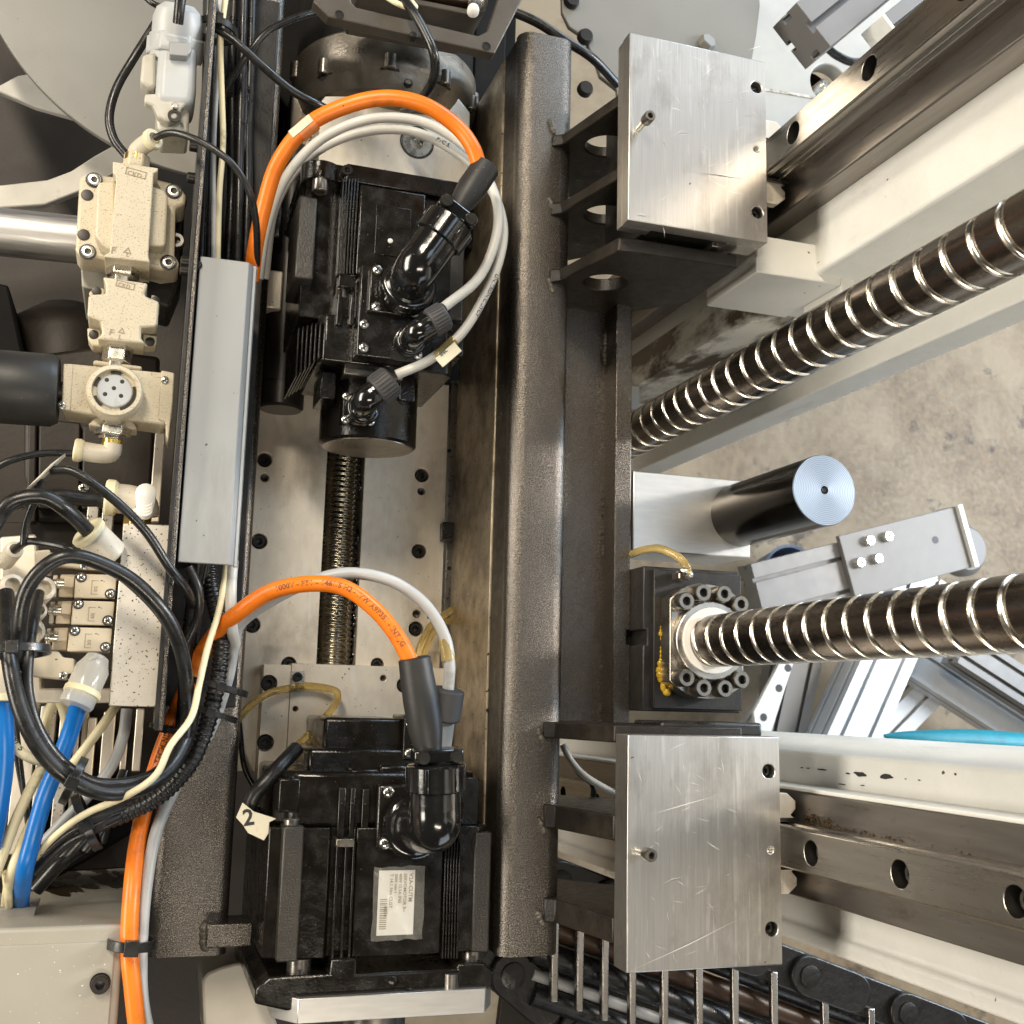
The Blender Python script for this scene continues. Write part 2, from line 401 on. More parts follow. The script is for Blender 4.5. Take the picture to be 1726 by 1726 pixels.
m_conc  = mk("workshop_concrete", (0.175,0.12,0.066), 0.6, 0.0, var=0.24, vscale=55, rvar=0.1, bump=0.2, bscale=160,
             dirt=((0.265,0.2,0.122), 3.6, 0.42, 0.60, (1,1,1)), dirt2=((0.065,0.042,0.022), 12, 0.575, 0.66, (1,1,1)))

# ------------------------------------------------------------------ small shared parts
def cap_screw(p, r, h, parent, mat=None, axis='Z', name='cap_screw'):
    mat = mat or m_bolt
    key = ('cap', round(r,1), round(h,1), mat.name, axis)
    ax = {'Z': (0,0,1), 'Y': (0,1,0), '-Y': (0,-1,0), '-X': (-1,0,0)}[axis]
    def fn():
        mb = MB()
        mb.lathe((0,0,0), ax, [(r*0.97,0),(r,h*0.06),(r,h*0.88),(r*0.9,h),(r*0.52,h)], 24, cap=False)
        mb.lathe((0,0,0), ax, [(r*0.52,h),(r*0.50,h*0.985),(r*0.48,h*0.5)], 24, hexfrom=2, cap=False)
        mb.mi = 1
        mb.lathe((0,0,0), ax, [(r*0.48,h*0.5),(r*0.05,h*0.46)], 24, hexfrom=0, cap=False)
        return mb, [mat, m_boltb], 40
    return piece(key, fn, p, parent, name)
def pan_screw(p, r, parent, mat=None, rot=0.3, name='cross_screw'):
    mat = mat or m_zinc
    key = ('pan', round(r,1), mat.name, round(rot,1))
    def fn():
        mb = MB()
        mb.lathe((0,0,0), (0,0,1), [(r,0),(r,r*0.18),(r*0.86,r*0.42),(r*0.55,r*0.56),(r*0.05,r*0.6)], 20)
        mb.mi = 1
        for k in (0, 1):
            a = rot + k*PI/2; u = Vector((math.cos(a), math.sin(a), 0)); w = Vector((-math.sin(a), math.cos(a), 0))
            mb.obox((0,0,r*0.56), (u, w, Vector((0,0,1))), (r*0.62, r*0.13, r*0.08))
        return mb, [mat, m_ink], 50
    return piece(key, fn, p, parent, name)
def text_obj(txt, size, fn, mat, parent, name='lettering'):
    cu = bpy.data.curves.new('t', 'FONT'); cu.body = txt; cu.size = size; cu.resolution_u = 2; cu.offset = size*0.022
    ob = bpy.data.objects.new('t', cu); scene.collection.objects.link(ob)
    dg = bpy.context.evaluated_depsgraph_get()
    me = bpy.data.meshes.new_from_object(ob.evaluated_get(dg))
    bpy.data.objects.remove(ob)
    mb = MB(); mb.add([fn(v.co.x, v.co.y) for v in me.vertices], [tuple(p.vertices) for p in me.polygons])
    bpy.data.meshes.remove(me)
    me, c = mesh_of(mb, mat, name, smooth=False)
    o = bpy.data.objects.new(name, me); return link(o, c, parent)
def flat(p, ang, z, sx=1, sy=1):
    """text frame lying face up at height z: origin p, rotated by ang"""
    ca, sa = math.cos(ang), math.sin(ang)
    return lambda x, y: Vector((p.x + x*sx*ca - y*sy*sa, p.y + x*sx*sa + y*sy*ca, z))
def along(path_pts, sub, r, start, ang, flip=1):
    """text wrapped on a cable: runs along the spline, sits on its surface towards the viewer"""
    path = spline(path_pts, sub); L = [0.0]
    for i in range(1, len(path)): L.append(L[-1] + (path[i]-path[i-1]).length)
    def fn(x, y):
        s_ = start + x
        i = 0
        while i < len(L)-2 and L[i+1] < s_: i += 1
        t = (s_-L[i])/max(1e-6, L[i+1]-L[i]); q = path[i].lerp(path[i+1], t)
        d = (path[i+1]-path[i]).normalized()
        n = (Vector((0,0,H)) - q); n = (n - d*n.dot(d)).normalized()
        w = n.cross(d).normalized()
        a = ang + y/r*flip
        return q + (n*math.cos(a) + w*math.sin(a))*(r*1.03)
    return fn
def pts(lst): return [P(*p) for p in lst]
CPATH = {}
def arc(path_pts, sub, idx):
    p = spline(path_pts, sub); n = int(idx*sub)
    return sum((p[i+1]-p[i]).length for i in range(n))
def cable(name, lst, rpx, mat, label=None, cat='cable', parent=None, group=None, seg=12, sub=7, rf=None):
    q = lst[len(lst)//2]; r = rpx*upp(*q)
    q_ = pts(lst)
    if name != 'corrugated_conduit':
        sd = len(label or name)*1.7
        q_ = [p if i in (0, len(q_)-1) else p + Vector((noise.noise(Vector((i*1.3, sd, 0))), noise.noise(Vector((i*1.3, sd, 5))), noise.noise(Vector((i*1.3, sd, 9)))))*2.2 for i, p in enumerate(q_)]
    mb = MB(); mb.tube(q_, r, seg, sub, rf)
    ob = O(name, mb, mat, parent, label=label, cat=cat if parent is None else None, group=group, angle=60); CPATH[ob.name] = q_
    return ob, r
def pbox(mb, x0, y0, x1, y1, z1, z0):
    """box whose top face covers the picture rectangle x0..x1, y0..y1 at height z1"""
    xm, ym = (x0+x1)/2, (y0+y1)/2
    return mb.box(PX(x0,ym,z1), PX(x1,ym,z1), PY(xm,y0,z1), PY(xm,y1,z1), z0, z1)
def ppoly(lst, z): return [tuple(P(a, b, z).xy) for a, b in lst]
def tie(p, d, r, parent=None, label=None, w=5, mat=None):
    """a strap round a bundle of radius r, with its lock"""
    mb = MB(); u, v, a = ortho(d)
    mb.ring(Vector(p)-a*w/2, a, r*1.10, r*0.98, w, 20)
    n = Vector((0,0,1)); n = (n-a*n.dot(a)).normalized()
    mb.obox(Vector(p)+n*r*1.12, (a, a.cross(n), n), (w*0.75, w*0.7, w*0.45))
    return O('cable_tie', mb, mat or m_rub, parent, bevel=0.5, label=label, cat='cable tie' if parent is None else None)
# ================================================================== THE SETTING
mb = MB(); mb.box(-6000, 9000, -7000, 8000, -1630, -1600)
O('floor', mb, m_conc, kind='structure')

# ================================================================== RIGHT SIDE: beams, rails, screws
def rail_beam(up):
    if up:
        t = T('machine_beam', 'white painted machine beam carrying the upper steel guide rail, grimy along its underside', 'beam', (760, 560, -500))
        O('beam_body', MB().pz([(690,672),(690,486),(693,483),(800,483),(800,421),(785,420),(785,395),(830,395),(830,672)], -1560, 470), m_pnt, t, bevel=3)
        # strip of grime on the lower, deeper stretch
        O('grime_strip', MB().pz([(688.6,532),(688.6,486),(692,481.6),(760,481.6),(760,483.5),(691,488),(691,532)], -620, -175), m_pntg, t)
        O('rail_pad', MB().box(661, 690.5, 557, 646, -1500, 460), m_pad, t, bevel=2)
    else:
        t = T('machine_beam', 'cream painted machine beam with black paint chips carrying the lower steel guide rail', 'beam', (780, -140, -500))
        O('beam_body', MB().pz([(700,-46),(700,-227),(692,-229),(692,-246),(900,-246),(900,-33),(745,-33)], -1560, 520), m_pnt, t, bevel=5, seg=3)
        O('rail_pad', MB().box(661, 700.5, -190, -84.2, -1500, 510), m_pad, t, bevel=1.5)
        O('pad_edge', MB().box(660.4, 700.5, -84, -80, -1500, 510), m_pnt, t, bevel=1.2)
        for (px, py, w, h) in ((1352,1294,5,2),(1363,1295,7,2),(1386,1297,22,3),(1430,1304,9,3),(1450,1305,26,8),(1495,1309,34,9),(1527,1313,4,2),(1550,1315,6,2),(1611,1305,5,5),(1420,1322,16,2),(1455,1324,10,2)):
            r = ray(px, py); k = 700.0/r.x; c = Vector((0,0,H)) + r*k
            sy = w*k/ F*F/ (F) ; hz = w*0.5*1.0/ (px-230)*(H-c.z); hy = h*0.5*upp(px, py, c.z)
            poly = []
            for i in range(11):
                a = 2*PI*i/11; q = 0.65+0.5*random.random()
                poly.append((c.y + hy*q*math.sin(a), c.z + hz*q*math.cos(a)))
            O('paint_chip', MB().px(poly, 699.2, 699.75), m_ink, t)
    return t
ub = rail_beam(True); lb = rail_beam(False)

def guide_rail(yc, z0, label):
    h = 20.5
    prof = [(661.5,yc-h),(648,yc-h),(645,yc-h+4),(637,yc-h+4),(634,yc-h),(627,yc-h),(625,yc-h+2),(625,yc+h-2),(627,yc+h),(634,yc+h),(637,yc+h-4),(645,yc+h-4),(648,yc+h),(661.5,yc+h)]
    cut = MB(); cut.mi = 1
    for k in range(-5, 3):
        z = z0 + 134*k
        cut.lathe((615,yc,z), (1,0,0), [(11.8,0),(11.8,29)], 28)
    t = T('guide_rail', label, 'guide rail', (640, yc, -400))
    O('rail_bar', MB().pz(prof, -1100, 440), [m_steel, m_boltb], t, bevel=0.7, cut=cut)
    for k in range(-5, 3):
        z = z0 + 134*k
        b = MB(); b.lathe((645.5,yc,z), (-1,0,0), [(9.2,0),(9.2,8),(8.4,9),(5,9)], 20, cap=False); b.mi = 1
        b.lathe((645.5,yc,z), (-1,0,0), [(5,9),(4.8,4),(0.2,4)], 12, cap=False)
        O('rail_bolt', b, [m_bolt, m_boltb], t)
    return t
guide_rail(610.5, 19, 'steel linear guide rail with three open bolt holes running off the top right corner')
guide_rail(-135.5, 27, 'steel linear guide rail with three bolt holes under the chipped cream beam')

def carriage(yc, label):
    t = T('rail_carriage', label, 'carriage', (620, yc, -140))
    def sec(o): return [(592,yc-50+o),(645-o,yc-50+o),(655-o,yc-42+o),(655-o,yc-34),(649-o,yc-28),(655-o,yc-24),(623,yc-24),(623,yc+24),(655-o,yc+24),(649-o,yc+28),(655-o,yc+34),(655-o,yc+42-o),(645-o,yc+50-o),(592,yc+50-o)]
    O('carriage_body', MB().pz(sec(2), -240, -58), m_blk2, t, bevel=1)
    O('end_plate', MB().pz(sec(0), -57.5, -46), m_alum, t, bevel=1)
    for s_ in (-1, 1):
        cap_screw((614, yc+s_*35, -46), 8, 7, t, m_boltb)
    # wiper lip and a smear of dirty grease where the rail comes out
    O('wiper_lip', MB().pz([(622,yc-25.5),(656,yc-25.5),(656,yc-22),(624.4,yc-22),(624.4,yc+22),(656,yc+22),(656,yc+25.5),(622,yc+25.5)], -45.9, -42), m_rub, t)
    return t
carriage(610.5, 'greasy linear carriage end under the upper aluminium plate')
carriage(-135.5, 'greasy linear carriage end under the lower aluminium plate')
# greasy crumbs on the lower pad
mb = MB()
for i in range(190):
    z = -38 + random.expovariate(1/60.0)
    if z > 230: continue
    y = -114.6 + abs(random.gauss(0, 1.5 if z > 20 else 4)); r = random.uniform(0.3, 1.1)*(1.6 if z < 10 else 1)
    mb.lathe((660.2, y, z), (-1,0,0), [(r,0),(r*0.8,r*0.6),(r*0.1,r)], 6)
O('dirty_grease', mb, mk("dirty_grease_mat", (0.045,0.027,0.010), 0.3), None, label='brown greasy crumbs along the top of the lower guide rail', cat='grease', kind='stuff')

def ball_screw(cx, cy, r, pitch, z0, z1, zref, label):
    n = 56
    prof = [(0.0,0),(0.10,0),(0.40,0),(0.68,0),(0.715,0.0),(0.73,0.28),(0.76,0.72),(0.80,0.96),(0.84,1.0),(0.88,0.96),(0.92,0.72),(0.95,0.28),(0.965,0.0)]
    m = len(prof); depth = 2.8
    k0 = int(math.floor((z0-zref)/pitch))-1; k1 = int(math.ceil((z1-zref)/pitch))+1
    mb = MB(); vs = []; rows = (k1-k0)*m
    for row in range(rows + m):
        k = k0 + row//m; ph, d = prof[row % m]
        for i in range(n):
            t = 2*PI*i/n
            z = zref + (k + ph - 0.84 + (t-PI)/(2*PI))*pitch
            rr = r - d*depth
            vs.append((cx+rr*math.cos(t), cy+rr*math.sin(t), z))
    fl = []; fg = []
    for row in range(rows-1):
        for i in range(n):
            if i < n-1: f = (row*n+i, row*n+i+1, (row+1)*n+i+1, (row+1)*n+i)
            else:
                if (row+1+m) >= rows + m: continue
                f = (row*n+i, (row+m)*n, (row+1+m)*n, (row+1)*n+i)
            (fg if 3 <= row % m <= 11 else fl).append(f)
    b = len(mb.v); mb.v += [Vector(p) for p in vs]
    for f in fl: mb.f.append(list(f)); mb.m.append(0)
    for f in fg: mb.f.append(list(f)); mb.m.append(1)
    t = T('ball_screw', label, 'ball screw', (cx, cy, z0))
    o = O('threaded_spindle', mb, [m_land, m_groove], t, angle=30)
    O('spindle_core', MB().cyl((cx,cy,z0-20),(cx,cy,z1-6), r-depth-1.2, seg=32), m_land, t)
    return t
ball_screw(592, 71.0, 28.2, 30.7, -190, 430, 26.8, 'dark ball screw with bright helical groove standing in the flanged nut')
ball_screw(592, 348.6, 27.8, 30.7, -900, 430, 12, 'dark ball screw with bright groove crossing the upper right in front of white beam')

# ---- flanged nut on its bracket
nb = T('nut_bracket', 'oily black steel bracket block behind the flanged ball nut', 'bracket', P(1150,1080,-190))
bx0 = PX(1084,1080,-150); bx1 = PX(1246,1080,-150); by0 = PY(1150,958,-150); by1 = PY(1150,1200,-150)
cut = MB().box(bx0-5, PX(1091,1073,-150), PY(1080,1061,-150), PY(1080,1086,-150), -260, -100)
O('bracket_block', MB().box(bx0, bx1, by0, by1, -245, -150), m_blk2, nb, bevel=1.5, cut=cut)
O('bracket_plate', MB().box(PX(1100,1080,-146), bx1-1, by0-4, by1+3, -151, -143), m_blk2, nb, bevel=1)
m_nutb = mk('grey_cap_screw', (0.27,0.25,0.22), 0.32, 0.95, var=0.2, vscale=120)
nt_ = T('ball_nut', 'flanged ball nut with eight cap screws and a white wiper ring', 'ball nut', (592, 71.5, -140))
fl = []
for i in range(48):
    a = 2*PI*i/48; x = 64*math.cos(a); y = 64*math.sin(a); fl.append((592+max(-45, min(45, x)), 71.5+y))
O('flange', MB().pz(fl, -142.5, -118), mk("nut_steel", (0.40,0.37,0.33), 0.3, 0.95, var=0.2, vscale=40, rvar=0.1, dirt=((0.10,0.07,0.04), 22, 0.5, 0.75, (1,1,1))), nt_, bevel=1.5)
O('nut_collar', MB().ring((592,71.5,-118.5), (0,0,1), 43, 29, 12, 48), m_steel, nt_, bevel=1.5)
O('wiper_ring', MB().ring((592,71.5,-107), (0,0,1), 36, 25, 3.4, 48), m_seal, nt_, bevel=0.6)
for s_ in (-1, 1):
    for a in (-39, -14, 14, 39):
        q = math.radians(90*s_ + a)
        cap_screw((592+53*math.cos(q), 71.5+53*math.sin(q), -118), 9.6, 17, nt_, m_nutb)
gn = T('grease_fitting', 'small elbow grease fitting on top of the flanged ball nut', 'fitting', P(1150,965,-135))
q = P(1146,972,-130)
O('fitting_base', MB().lathe(q, (0,0,1), [(7,-8),(7,8),(5,10),(5,16)], 6), m_bolt, gn, bevel=0.6)
O('elbow', MB().tube([q+Vector((0,0,12)), q+Vector((0,0,22)), P(1152,962,-104), P(1160,964,-100)], 5, 12, 5), m_zinc, gn)
cable('oil_tube', [(1064,934,-190),(1085,927,-150),(1110,926,-125),(1138,936,-108),(1155,950,-100),(1160,966,-104)], 7, m_yel, 'amber oil tube bent over to the ball nut fitting', 'tube')
mb = MB()
for i in range(46):
    y = 1012 + i*3.4 + random.uniform(-2,2); x = 1119 + 4*math.sin(i*0.3) + random.uniform(-2.5,2.5) - (5 if y > 1090 and y < 1125 else 0)
    c = P(x, min(y, 1166), -142); r = random.uniform(1.6, 4.2)*(1.35 if y > 1090 else 0.9)
    mb.lathe(c, (0,0,1), [(r,-0.5),(r*0.95,r*0.3),(r*0.6,r*0.62),(r*0.1,r*0.75)], 9)
O('grease_bead', mb, m_grease, None, label='golden bead of grease squeezed out beside the ball nut flange', cat='grease')

# ---- black guide shaft and its block
z = -190
sb = T('shaft_block', 'scuffed aluminium block holding the black guide shaft', 'block', P(1160,865,-250))
c1 = P(1390, 826, -10)
O('block_body', MB().box(PX(1067,865,z), PX(1264,865,z), PY(1160,802,z), PY(1160,933,z), -275, z), m_alu2, sb, bevel=1.2)
gs = T('guide_shaft', 'short black polished guide shaft with turned bare end face', 'shaft', (c1.x, c1.y, z))
O('shaft_bar', MB().lathe((c1.x,c1.y,z-30), (0,0,1), [(38,0),(38,208.5)], 64), m_shaft, gs)
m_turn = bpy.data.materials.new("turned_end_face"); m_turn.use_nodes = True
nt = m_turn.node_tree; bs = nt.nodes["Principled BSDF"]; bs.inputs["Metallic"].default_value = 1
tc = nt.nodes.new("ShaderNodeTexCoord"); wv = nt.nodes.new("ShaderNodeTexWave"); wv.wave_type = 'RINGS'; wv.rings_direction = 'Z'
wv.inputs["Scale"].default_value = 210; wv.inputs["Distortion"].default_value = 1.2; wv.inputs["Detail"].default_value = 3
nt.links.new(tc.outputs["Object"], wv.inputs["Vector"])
cr = nt.nodes.new("ShaderNodeValToRGB"); cr.color_ramp.elements[0].color = (0.22,0.27,0.34,1); cr.color_ramp.elements[1].color = (0.36,0.42,0.50,1)  # blue of the reflected daylight is put into the ring colours
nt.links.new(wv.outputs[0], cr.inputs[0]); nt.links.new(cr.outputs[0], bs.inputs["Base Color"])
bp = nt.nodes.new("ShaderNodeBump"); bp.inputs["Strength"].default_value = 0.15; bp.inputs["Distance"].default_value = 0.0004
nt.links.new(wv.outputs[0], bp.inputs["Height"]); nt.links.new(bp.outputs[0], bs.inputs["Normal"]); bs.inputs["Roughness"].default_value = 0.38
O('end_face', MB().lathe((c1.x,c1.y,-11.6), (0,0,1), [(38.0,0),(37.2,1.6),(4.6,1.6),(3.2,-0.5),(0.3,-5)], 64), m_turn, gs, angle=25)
O('centre_hole', MB().lathe((c1.x,c1.y,-10.6), (0,0,1), [(3.4,0),(3.3,0.9),(0.3,-1.0)], 20), m_boltb, gs)

# ---- two aluminium bearing plates
def bearing_plate(x0, x1, y0, y1, holes, pins, dots, label, leg):
    t = T('bearing_plate', label, 'plate', ((x0+x1)/2, (y0+y1)/2, -30))
    cut = MB(); cut.mi = 0
    for (px, py, r) in holes:
        c = P(px, py, 0); cut.lathe((c.x,c.y,-16), (0,0,1), [(r,0),(r,30)], 32)
    for (px, py, r) in dots:
        c = P(px, py, 0); cut.lathe((c.x,c.y,-5), (0,0,1), [(r*0.6,0),(r,5),(r,12)], 20)
    O('plate_body', MB().box(x0, x1, y0, y1, -17 if leg else -30, 0), m_alu, t, bevel=0.9, cut=cut)
    if leg:
        O('plate_foot', MB().box(x0+0.5, x0+34, y0+0.6, y1-0.6, -31, -17.2), m_alu, t, bevel=0.9)
        O('plate_foot', MB().box(x1-38, x1-0.5, y0+0.6, y1-0.6, -40, -17.2), m_alu, t, bevel=0.9)
    for (px, py, r) in holes:
        c = P(px, py, 0); cap_screw((c.x, c.y, -15.5), r*0.80, 8, t, m_boltb)
    for (px, py, r) in pins:
        c = P(px, py, 28)
        k = MB(); k.lathe((c.x,c.y,-2), (0,0,1), [(r*0.52,0),(r*0.52,20)], 18)
        O('screw_shank', k, m_brass if False else m_zinc, t)
        cap_screw((c.x,c.y,17), r, 12, t, m_bolt)
    for (px, py, r) in dots:
        c = P(px, py, 0)
        O('set_screw', MB().lathe((c.x,c.y,-5), (0,0,1), [(r*0.75,0),(r*0.75,2.6),(r*0.4,3.0),(0.2,1.4)], 16), m_zinc, t)
    return t
bearing_plate(441.5, 603.5, 489.5, 699.5, [(1275,147,6.6),(1277,358,6.6)], [(1096,195,5.9)], [(1275,252,3.6)],
              'upper brushed aluminium plate with one tall cap screw standing on it', True)
bearing_plate(445.5, 608.5, -242.3, -27.6, [(1296,1300,6.9),(1301,1566,6.9)], [(1098,1442,6.2)], [(1299,1433,3.4)],
              'lower brushed aluminium plate with a long scratch and one tall cap screw', False)

m_scr = mk('bright_scratch', (0.88,0.86,0.82), 0.5, 0.0)
def scratches(plate, marks):
    for (xa_, ya_, xb_, yb_, w) in marks:
        a = P(xa_, ya_, 0.02); b = P(xb_, yb_, 0.02); d = b-a; n = Vector((-d.y, d.x, 0)).normalized()*w*0.5
        m = (a+b)*0.5 + n*random.uniform(-4, 4)
        mb = MB(); mb.add([a, m-n, b, m+n], [(0,1,2),(0,2,3)]); O('scratch', mb, m_scr, plate)
random.seed(5)
pl_ = [o for o in scene.objects if o.name.startswith('bearing_plate')]
for k, p_ in enumerate(pl_):
    big = ((1130,182,1149,187,1.0),(1164,289,1262,304,0.7),(1070,362,1096,367,0.8)) if k == 0 else ((1062,1637,1252,1546,0.8),(1090,1375,1210,1340,0.5),(1116,1490,1150,1478,0.6))
    y0_, y1_ = (75, 385) if k == 0 else (1260, 1625)
    sm_ = []
    for i in range(34):
        x = random.uniform(1075, 1275); y = random.uniform(y0_, y1_); L = random.uniform(6, 34); a = random.choice((0.2, 1.3, -0.5, 0.7)) + random.uniform(-0.3, 0.3)
        sm_.append((x, y, x+L*math.cos(a), y+L*math.sin(a), random.uniform(0.25, 0.5)))
    scratches(p_, big + tuple(sm_))
# steel block under the upper plate, white block beside it
mb = MB(); mb.box(478, 570, 500, 690, -150, -33)
O('spacer_block', mb, m_blk2, None, bevel=2, label='black steel spacer block under the upper aluminium plate', cat='block')
O('spacer_bar', MB().px([(494,-40),(497,-40),(540,-40),(540,-190),(494,-190)], 560, 584), m_bolt, None, bevel=2, label='narrow grey steel bar under the right edge of the upper plate', cat='bar')
wz = -42
wb = T('clamp_block', 'white painted clamp block below the upper aluminium plate', 'block', P(1350,440,-150))
wx0 = PX(1276,440,wz); wx1 = PX(1440,450,wz); wy1 = PY(1350,408,wz); wy0 = PY(1350,470,wz)
O('block_body', MB().box(wx0, wx1-18, wy0, wy1, -160, wz), m_pnt, wb, bevel=1.6)
O('block_lip', MB().box(wx1-17.6, wx1, wy0-14, wy1-0.6, -120, wz-0.6), m_pnt, wb, bevel=1.2)

# ================================================================== CENTRAL BEAM WITH GUSSETS
zb = -150
bx0 = PX(859,870,zb); bx1 = PX(957,870,zb); yt = PY(905,55,zb); yb = PY(900,1612,zb)
fb = T('frame_beam', 'black textured rectangular frame tube running full height between motors and plates', 'beam', ((bx0+bx1)/2, yb, zb-230))
R = 16; sec = []
for (cx, cz, a0) in ((bx1-R, zb-R, 0), (bx0+R, zb-R, 90)):
    for k in range(7):
        a = math.radians(a0 + 15*k); sec.append((cx+R*math.cos(a), cz+R*math.sin(a)))
sec += [(bx0, zb-19), (bx0+5, zb-20), (bx0+5, zb-61), (bx1-6, zb-61), (bx1, zb-60)]
O('tube_top', MB().py(sec, yb, yt), m_blk, fb, angle=50)
sidex = bx0 + 0.0
O('tube_wall', MB().box(bx0+1.2, bx0+8, yb+0.5, yt-0.5, zb-64, zb-19.6), m_gus, fb)  # dark strip: shadow beside the rounded tube edge, put into the colour
O('side_plate', MB().box(bx0-1.5, bx1-6, yb+1, yt-1, zb-232, zb-64.5), m_beamside, fb, bevel=2)
# web and flange on its right
wz_ = -222; fx0 = PX(1036,870,-186); fx1 = PX(1064,870,-186)
fy1 = PY(1040,505,-186); fy0 = PY(1040,1236,-186)
O('web_strip', MB().box(bx1+0.3, fx0+2, fy0-4, fy1+4, wz_-22, wz_), m_blk, fb, bevel=1)
cut = MB().box(PX(1056,1073,-186), fx1+10, PY(1060,1062,-186), PY(1060,1086,-186), -330, -150)
O('flange_strip', MB().box(fx0, fx1, fy0, fy1, -300, -186), m_blk, fb, bevel=1.5, cut=cut)
def weld(x0,y0,x1,y1,z,r,parent,n=None):
    a = P(x0,y0,z); b = P(x1,y1,z); L = (b-a).length; n = n or max(3, int(L/4.2)); mb = MB()
    for i in range(n):
        c = a.lerp(b, i/(n-1)); rr = r*random.uniform(0.75,1.2)
        c += Vector((random.uniform(-.8,.8), random.uniform(-.8,.8), 0))
        mb.lathe(c, (0,0,1), [(rr*0.9,-rr*0.7),(rr,-rr*0.1),(rr*0.8,rr*0.45),(rr*0.4,rr*0.7),(rr*0.05,rr*0.76)], 10)
    return O('weld_bead', mb, m_weld, parent, angle=80)
for (a, b) in ((560,612),(828,935),(1112,1232)): weld(1022,a,1019,b,wz_+2,5.0,fb)
# six gusset plates
def gusset(yc, th, x_in, zin, holes, name='gusset'):
    xs = x_in
    poly = [(xs, zb-14), (xs, zb+2), (xs+10, zb+9), (447, -36), (470, -33), (586, -33), (586, -150), (452, -300), (bx1-4, -300), (bx1-4, zb-20)]
    cut = MB()
    for (hx, hz, hr) in holes: cut.cyl((hx, yc-40, hz), (hx, yc+40, hz), hr, seg=28)
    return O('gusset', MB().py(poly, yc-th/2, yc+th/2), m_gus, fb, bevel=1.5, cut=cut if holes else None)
g = [(PY(1041,153,-33), 13), (PY(1041,277,-33), 13), (PY(1061,400,-33), 15)]
for i, (yy, th) in enumerate(g): gusset(yy - th/2, th, PX(928,345,zb), zb, [(470, -128, 25)])
for (py, th) in ((1252,17),(1418,24),(1592,24)):
    yy = PY(1035,py,-33); gusset(yy + th/2, th, PX(915,py,zb), zb, [])
for (x,y) in ((929,213),(929,346),(927,482),(909,1240),(912,1392),(910,1548)):
    weld(x-2,y-9,x+5,y+9,zb+0.5,3.0,fb,7)
# lug and dark bar by the lower gusset
O('stop_bar', MB().box(PX(1115,1228,-60), PX(1285,1228,-60), PY(1200,1217,-60), PY(1200,1241,-60), -130, -60), m_rub, None, bevel=3, label='black rubber stop bar above the lower aluminium plate', cat='bar')
O('wall_tab', MB().box(PX(1056,670,-330), PX(1078,670,-330), PY(1066,650,-330), PY(1066,690,-330), -345, -330), m_pnt, None, bevel=1, label='small cream tab peeping out right of the flange below the white beam', cat='tab')
# ================================================================== CENTRE: slide plates, feed screw, motors
zp = -390
def counterbore_plate(name, x0, y0, x1, y1, z, th, holes, mat, parent, small=()):
    cut = MB()
    for (px, py, r) in holes:
        c = P(px, py, z); cut.lathe((c.x,c.y,z-14), (0,0,1), [(r,0),(r,40)], 28)
    for (px, py, r) in small:
        c = P(px, py, z); cut.lathe((c.x,c.y,z-10), (0,0,1), [(r,0),(r,30)], 18)
    mb = MB(); pbox(mb, x0, y0, x1, y1, z, z-th)
    o = O(name, mb, mat, parent, bevel=0.9, cut=cut)
    for (px, py, r) in holes:
        c = P(px, py, z); cap_screw((c.x,c.y,z-13.5), r*0.84, 10, parent, m_boltb)
    for (px, py, r) in small:
        c = P(px, py, z); O('bore_floor', MB().lathe((c.x,c.y,z-9.8), (0,0,1), [(r*0.96,0),(r*0.9,2),(0.2,0.4)], 16), m_boltb, parent)
    return o
sl = T('slide_plate', 'pale scratched machined slide plate behind the upright feed screw', 'plate', P(570,900,zp-40))
counterbore_plate('plate_half', 340, 640, 541, 1300, zp, 40, [(446,775,9),(437,912,9.5),(425,1053,9.5),(487,1120,9)], m_alum, sl, [(446,805,5.2)])
counterbore_plate('plate_half', 606, 640, 746, 1300, zp, 40, [(711,801,9),(706,929,9.2),(701,1060,9.2),(636,1120,8)], m_alum, sl, [(710,828,5),(702,1035,5),(723,1040,2.4)])
mb = MB(); pbox(mb, 515, 640, 630, 1300, zp-46, zp-60)
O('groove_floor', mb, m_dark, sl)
# linear guide strip to the right of the plate
lg = T('side_guide', 'slim steel guide strip with a dark runner between slide plate and frame tube', 'guide rail', P(757,900,zp-20))
mb = MB(); pbox(mb, 750, 640, 762, 1300, zp-4, zp-30); O('strip_bar', mb, m_steel, lg, bevel=1)
mb = MB(); pbox(mb, 764, 640, 768, 1300, zp-10, zp-30); O('strip_bar', mb, m_bolt, lg, bevel=1)
mb = MB(); pbox(mb, 746, 880, 770, 912, zp+14, zp-6); O('runner', mb, m_rub, lg, bevel=1.5)
for yy in (760, 958, 1140):
    c = P(757, yy, zp-4); cap_screw((c.x,c.y,zp-4.5), 2.6, 2, lg, m_boltb)
# upright threaded feed screw
fs = T('feed_screw', 'oily fine threaded feed screw standing upright between the two motors', 'screw', P(580,1130,zp-8))
a = P(585,640,zp-14); b = P(573,1150,zp-14); rr = 29*upp(580,900,zp-14)
mb = MB(); n = int((a.y-b.y)/2.6); vs = []; seg = 32
pitch = 6.6; rows = int((a.y-b.y)/pitch*6)
for i in range(rows+1):
    for k in range(seg):
        t = 2*PI*k/seg; y = b.y + (i/6)*pitch + pitch*t/(2*PI)
        d = (0.0,0.0,0.35,1.0,1.0,0.35)[i % 6]*1.5
        vs.append((a.x+(rr-d)*math.cos(t), y, a.z+(rr-d)*math.sin(t)))
fcs = []
for i in range(rows-6):
    for k in range(seg):
        if k < seg-1: fcs.append((i*seg+k, i*seg+k+1, (i+1)*seg+k+1, (i+1)*seg+k))
        else: fcs.append((i*seg+k, (i+6)*seg, (i+7)*seg, (i+1)*seg+k))
mb.add(vs, fcs); O('thread', mb, m_rodth, fs, angle=50)
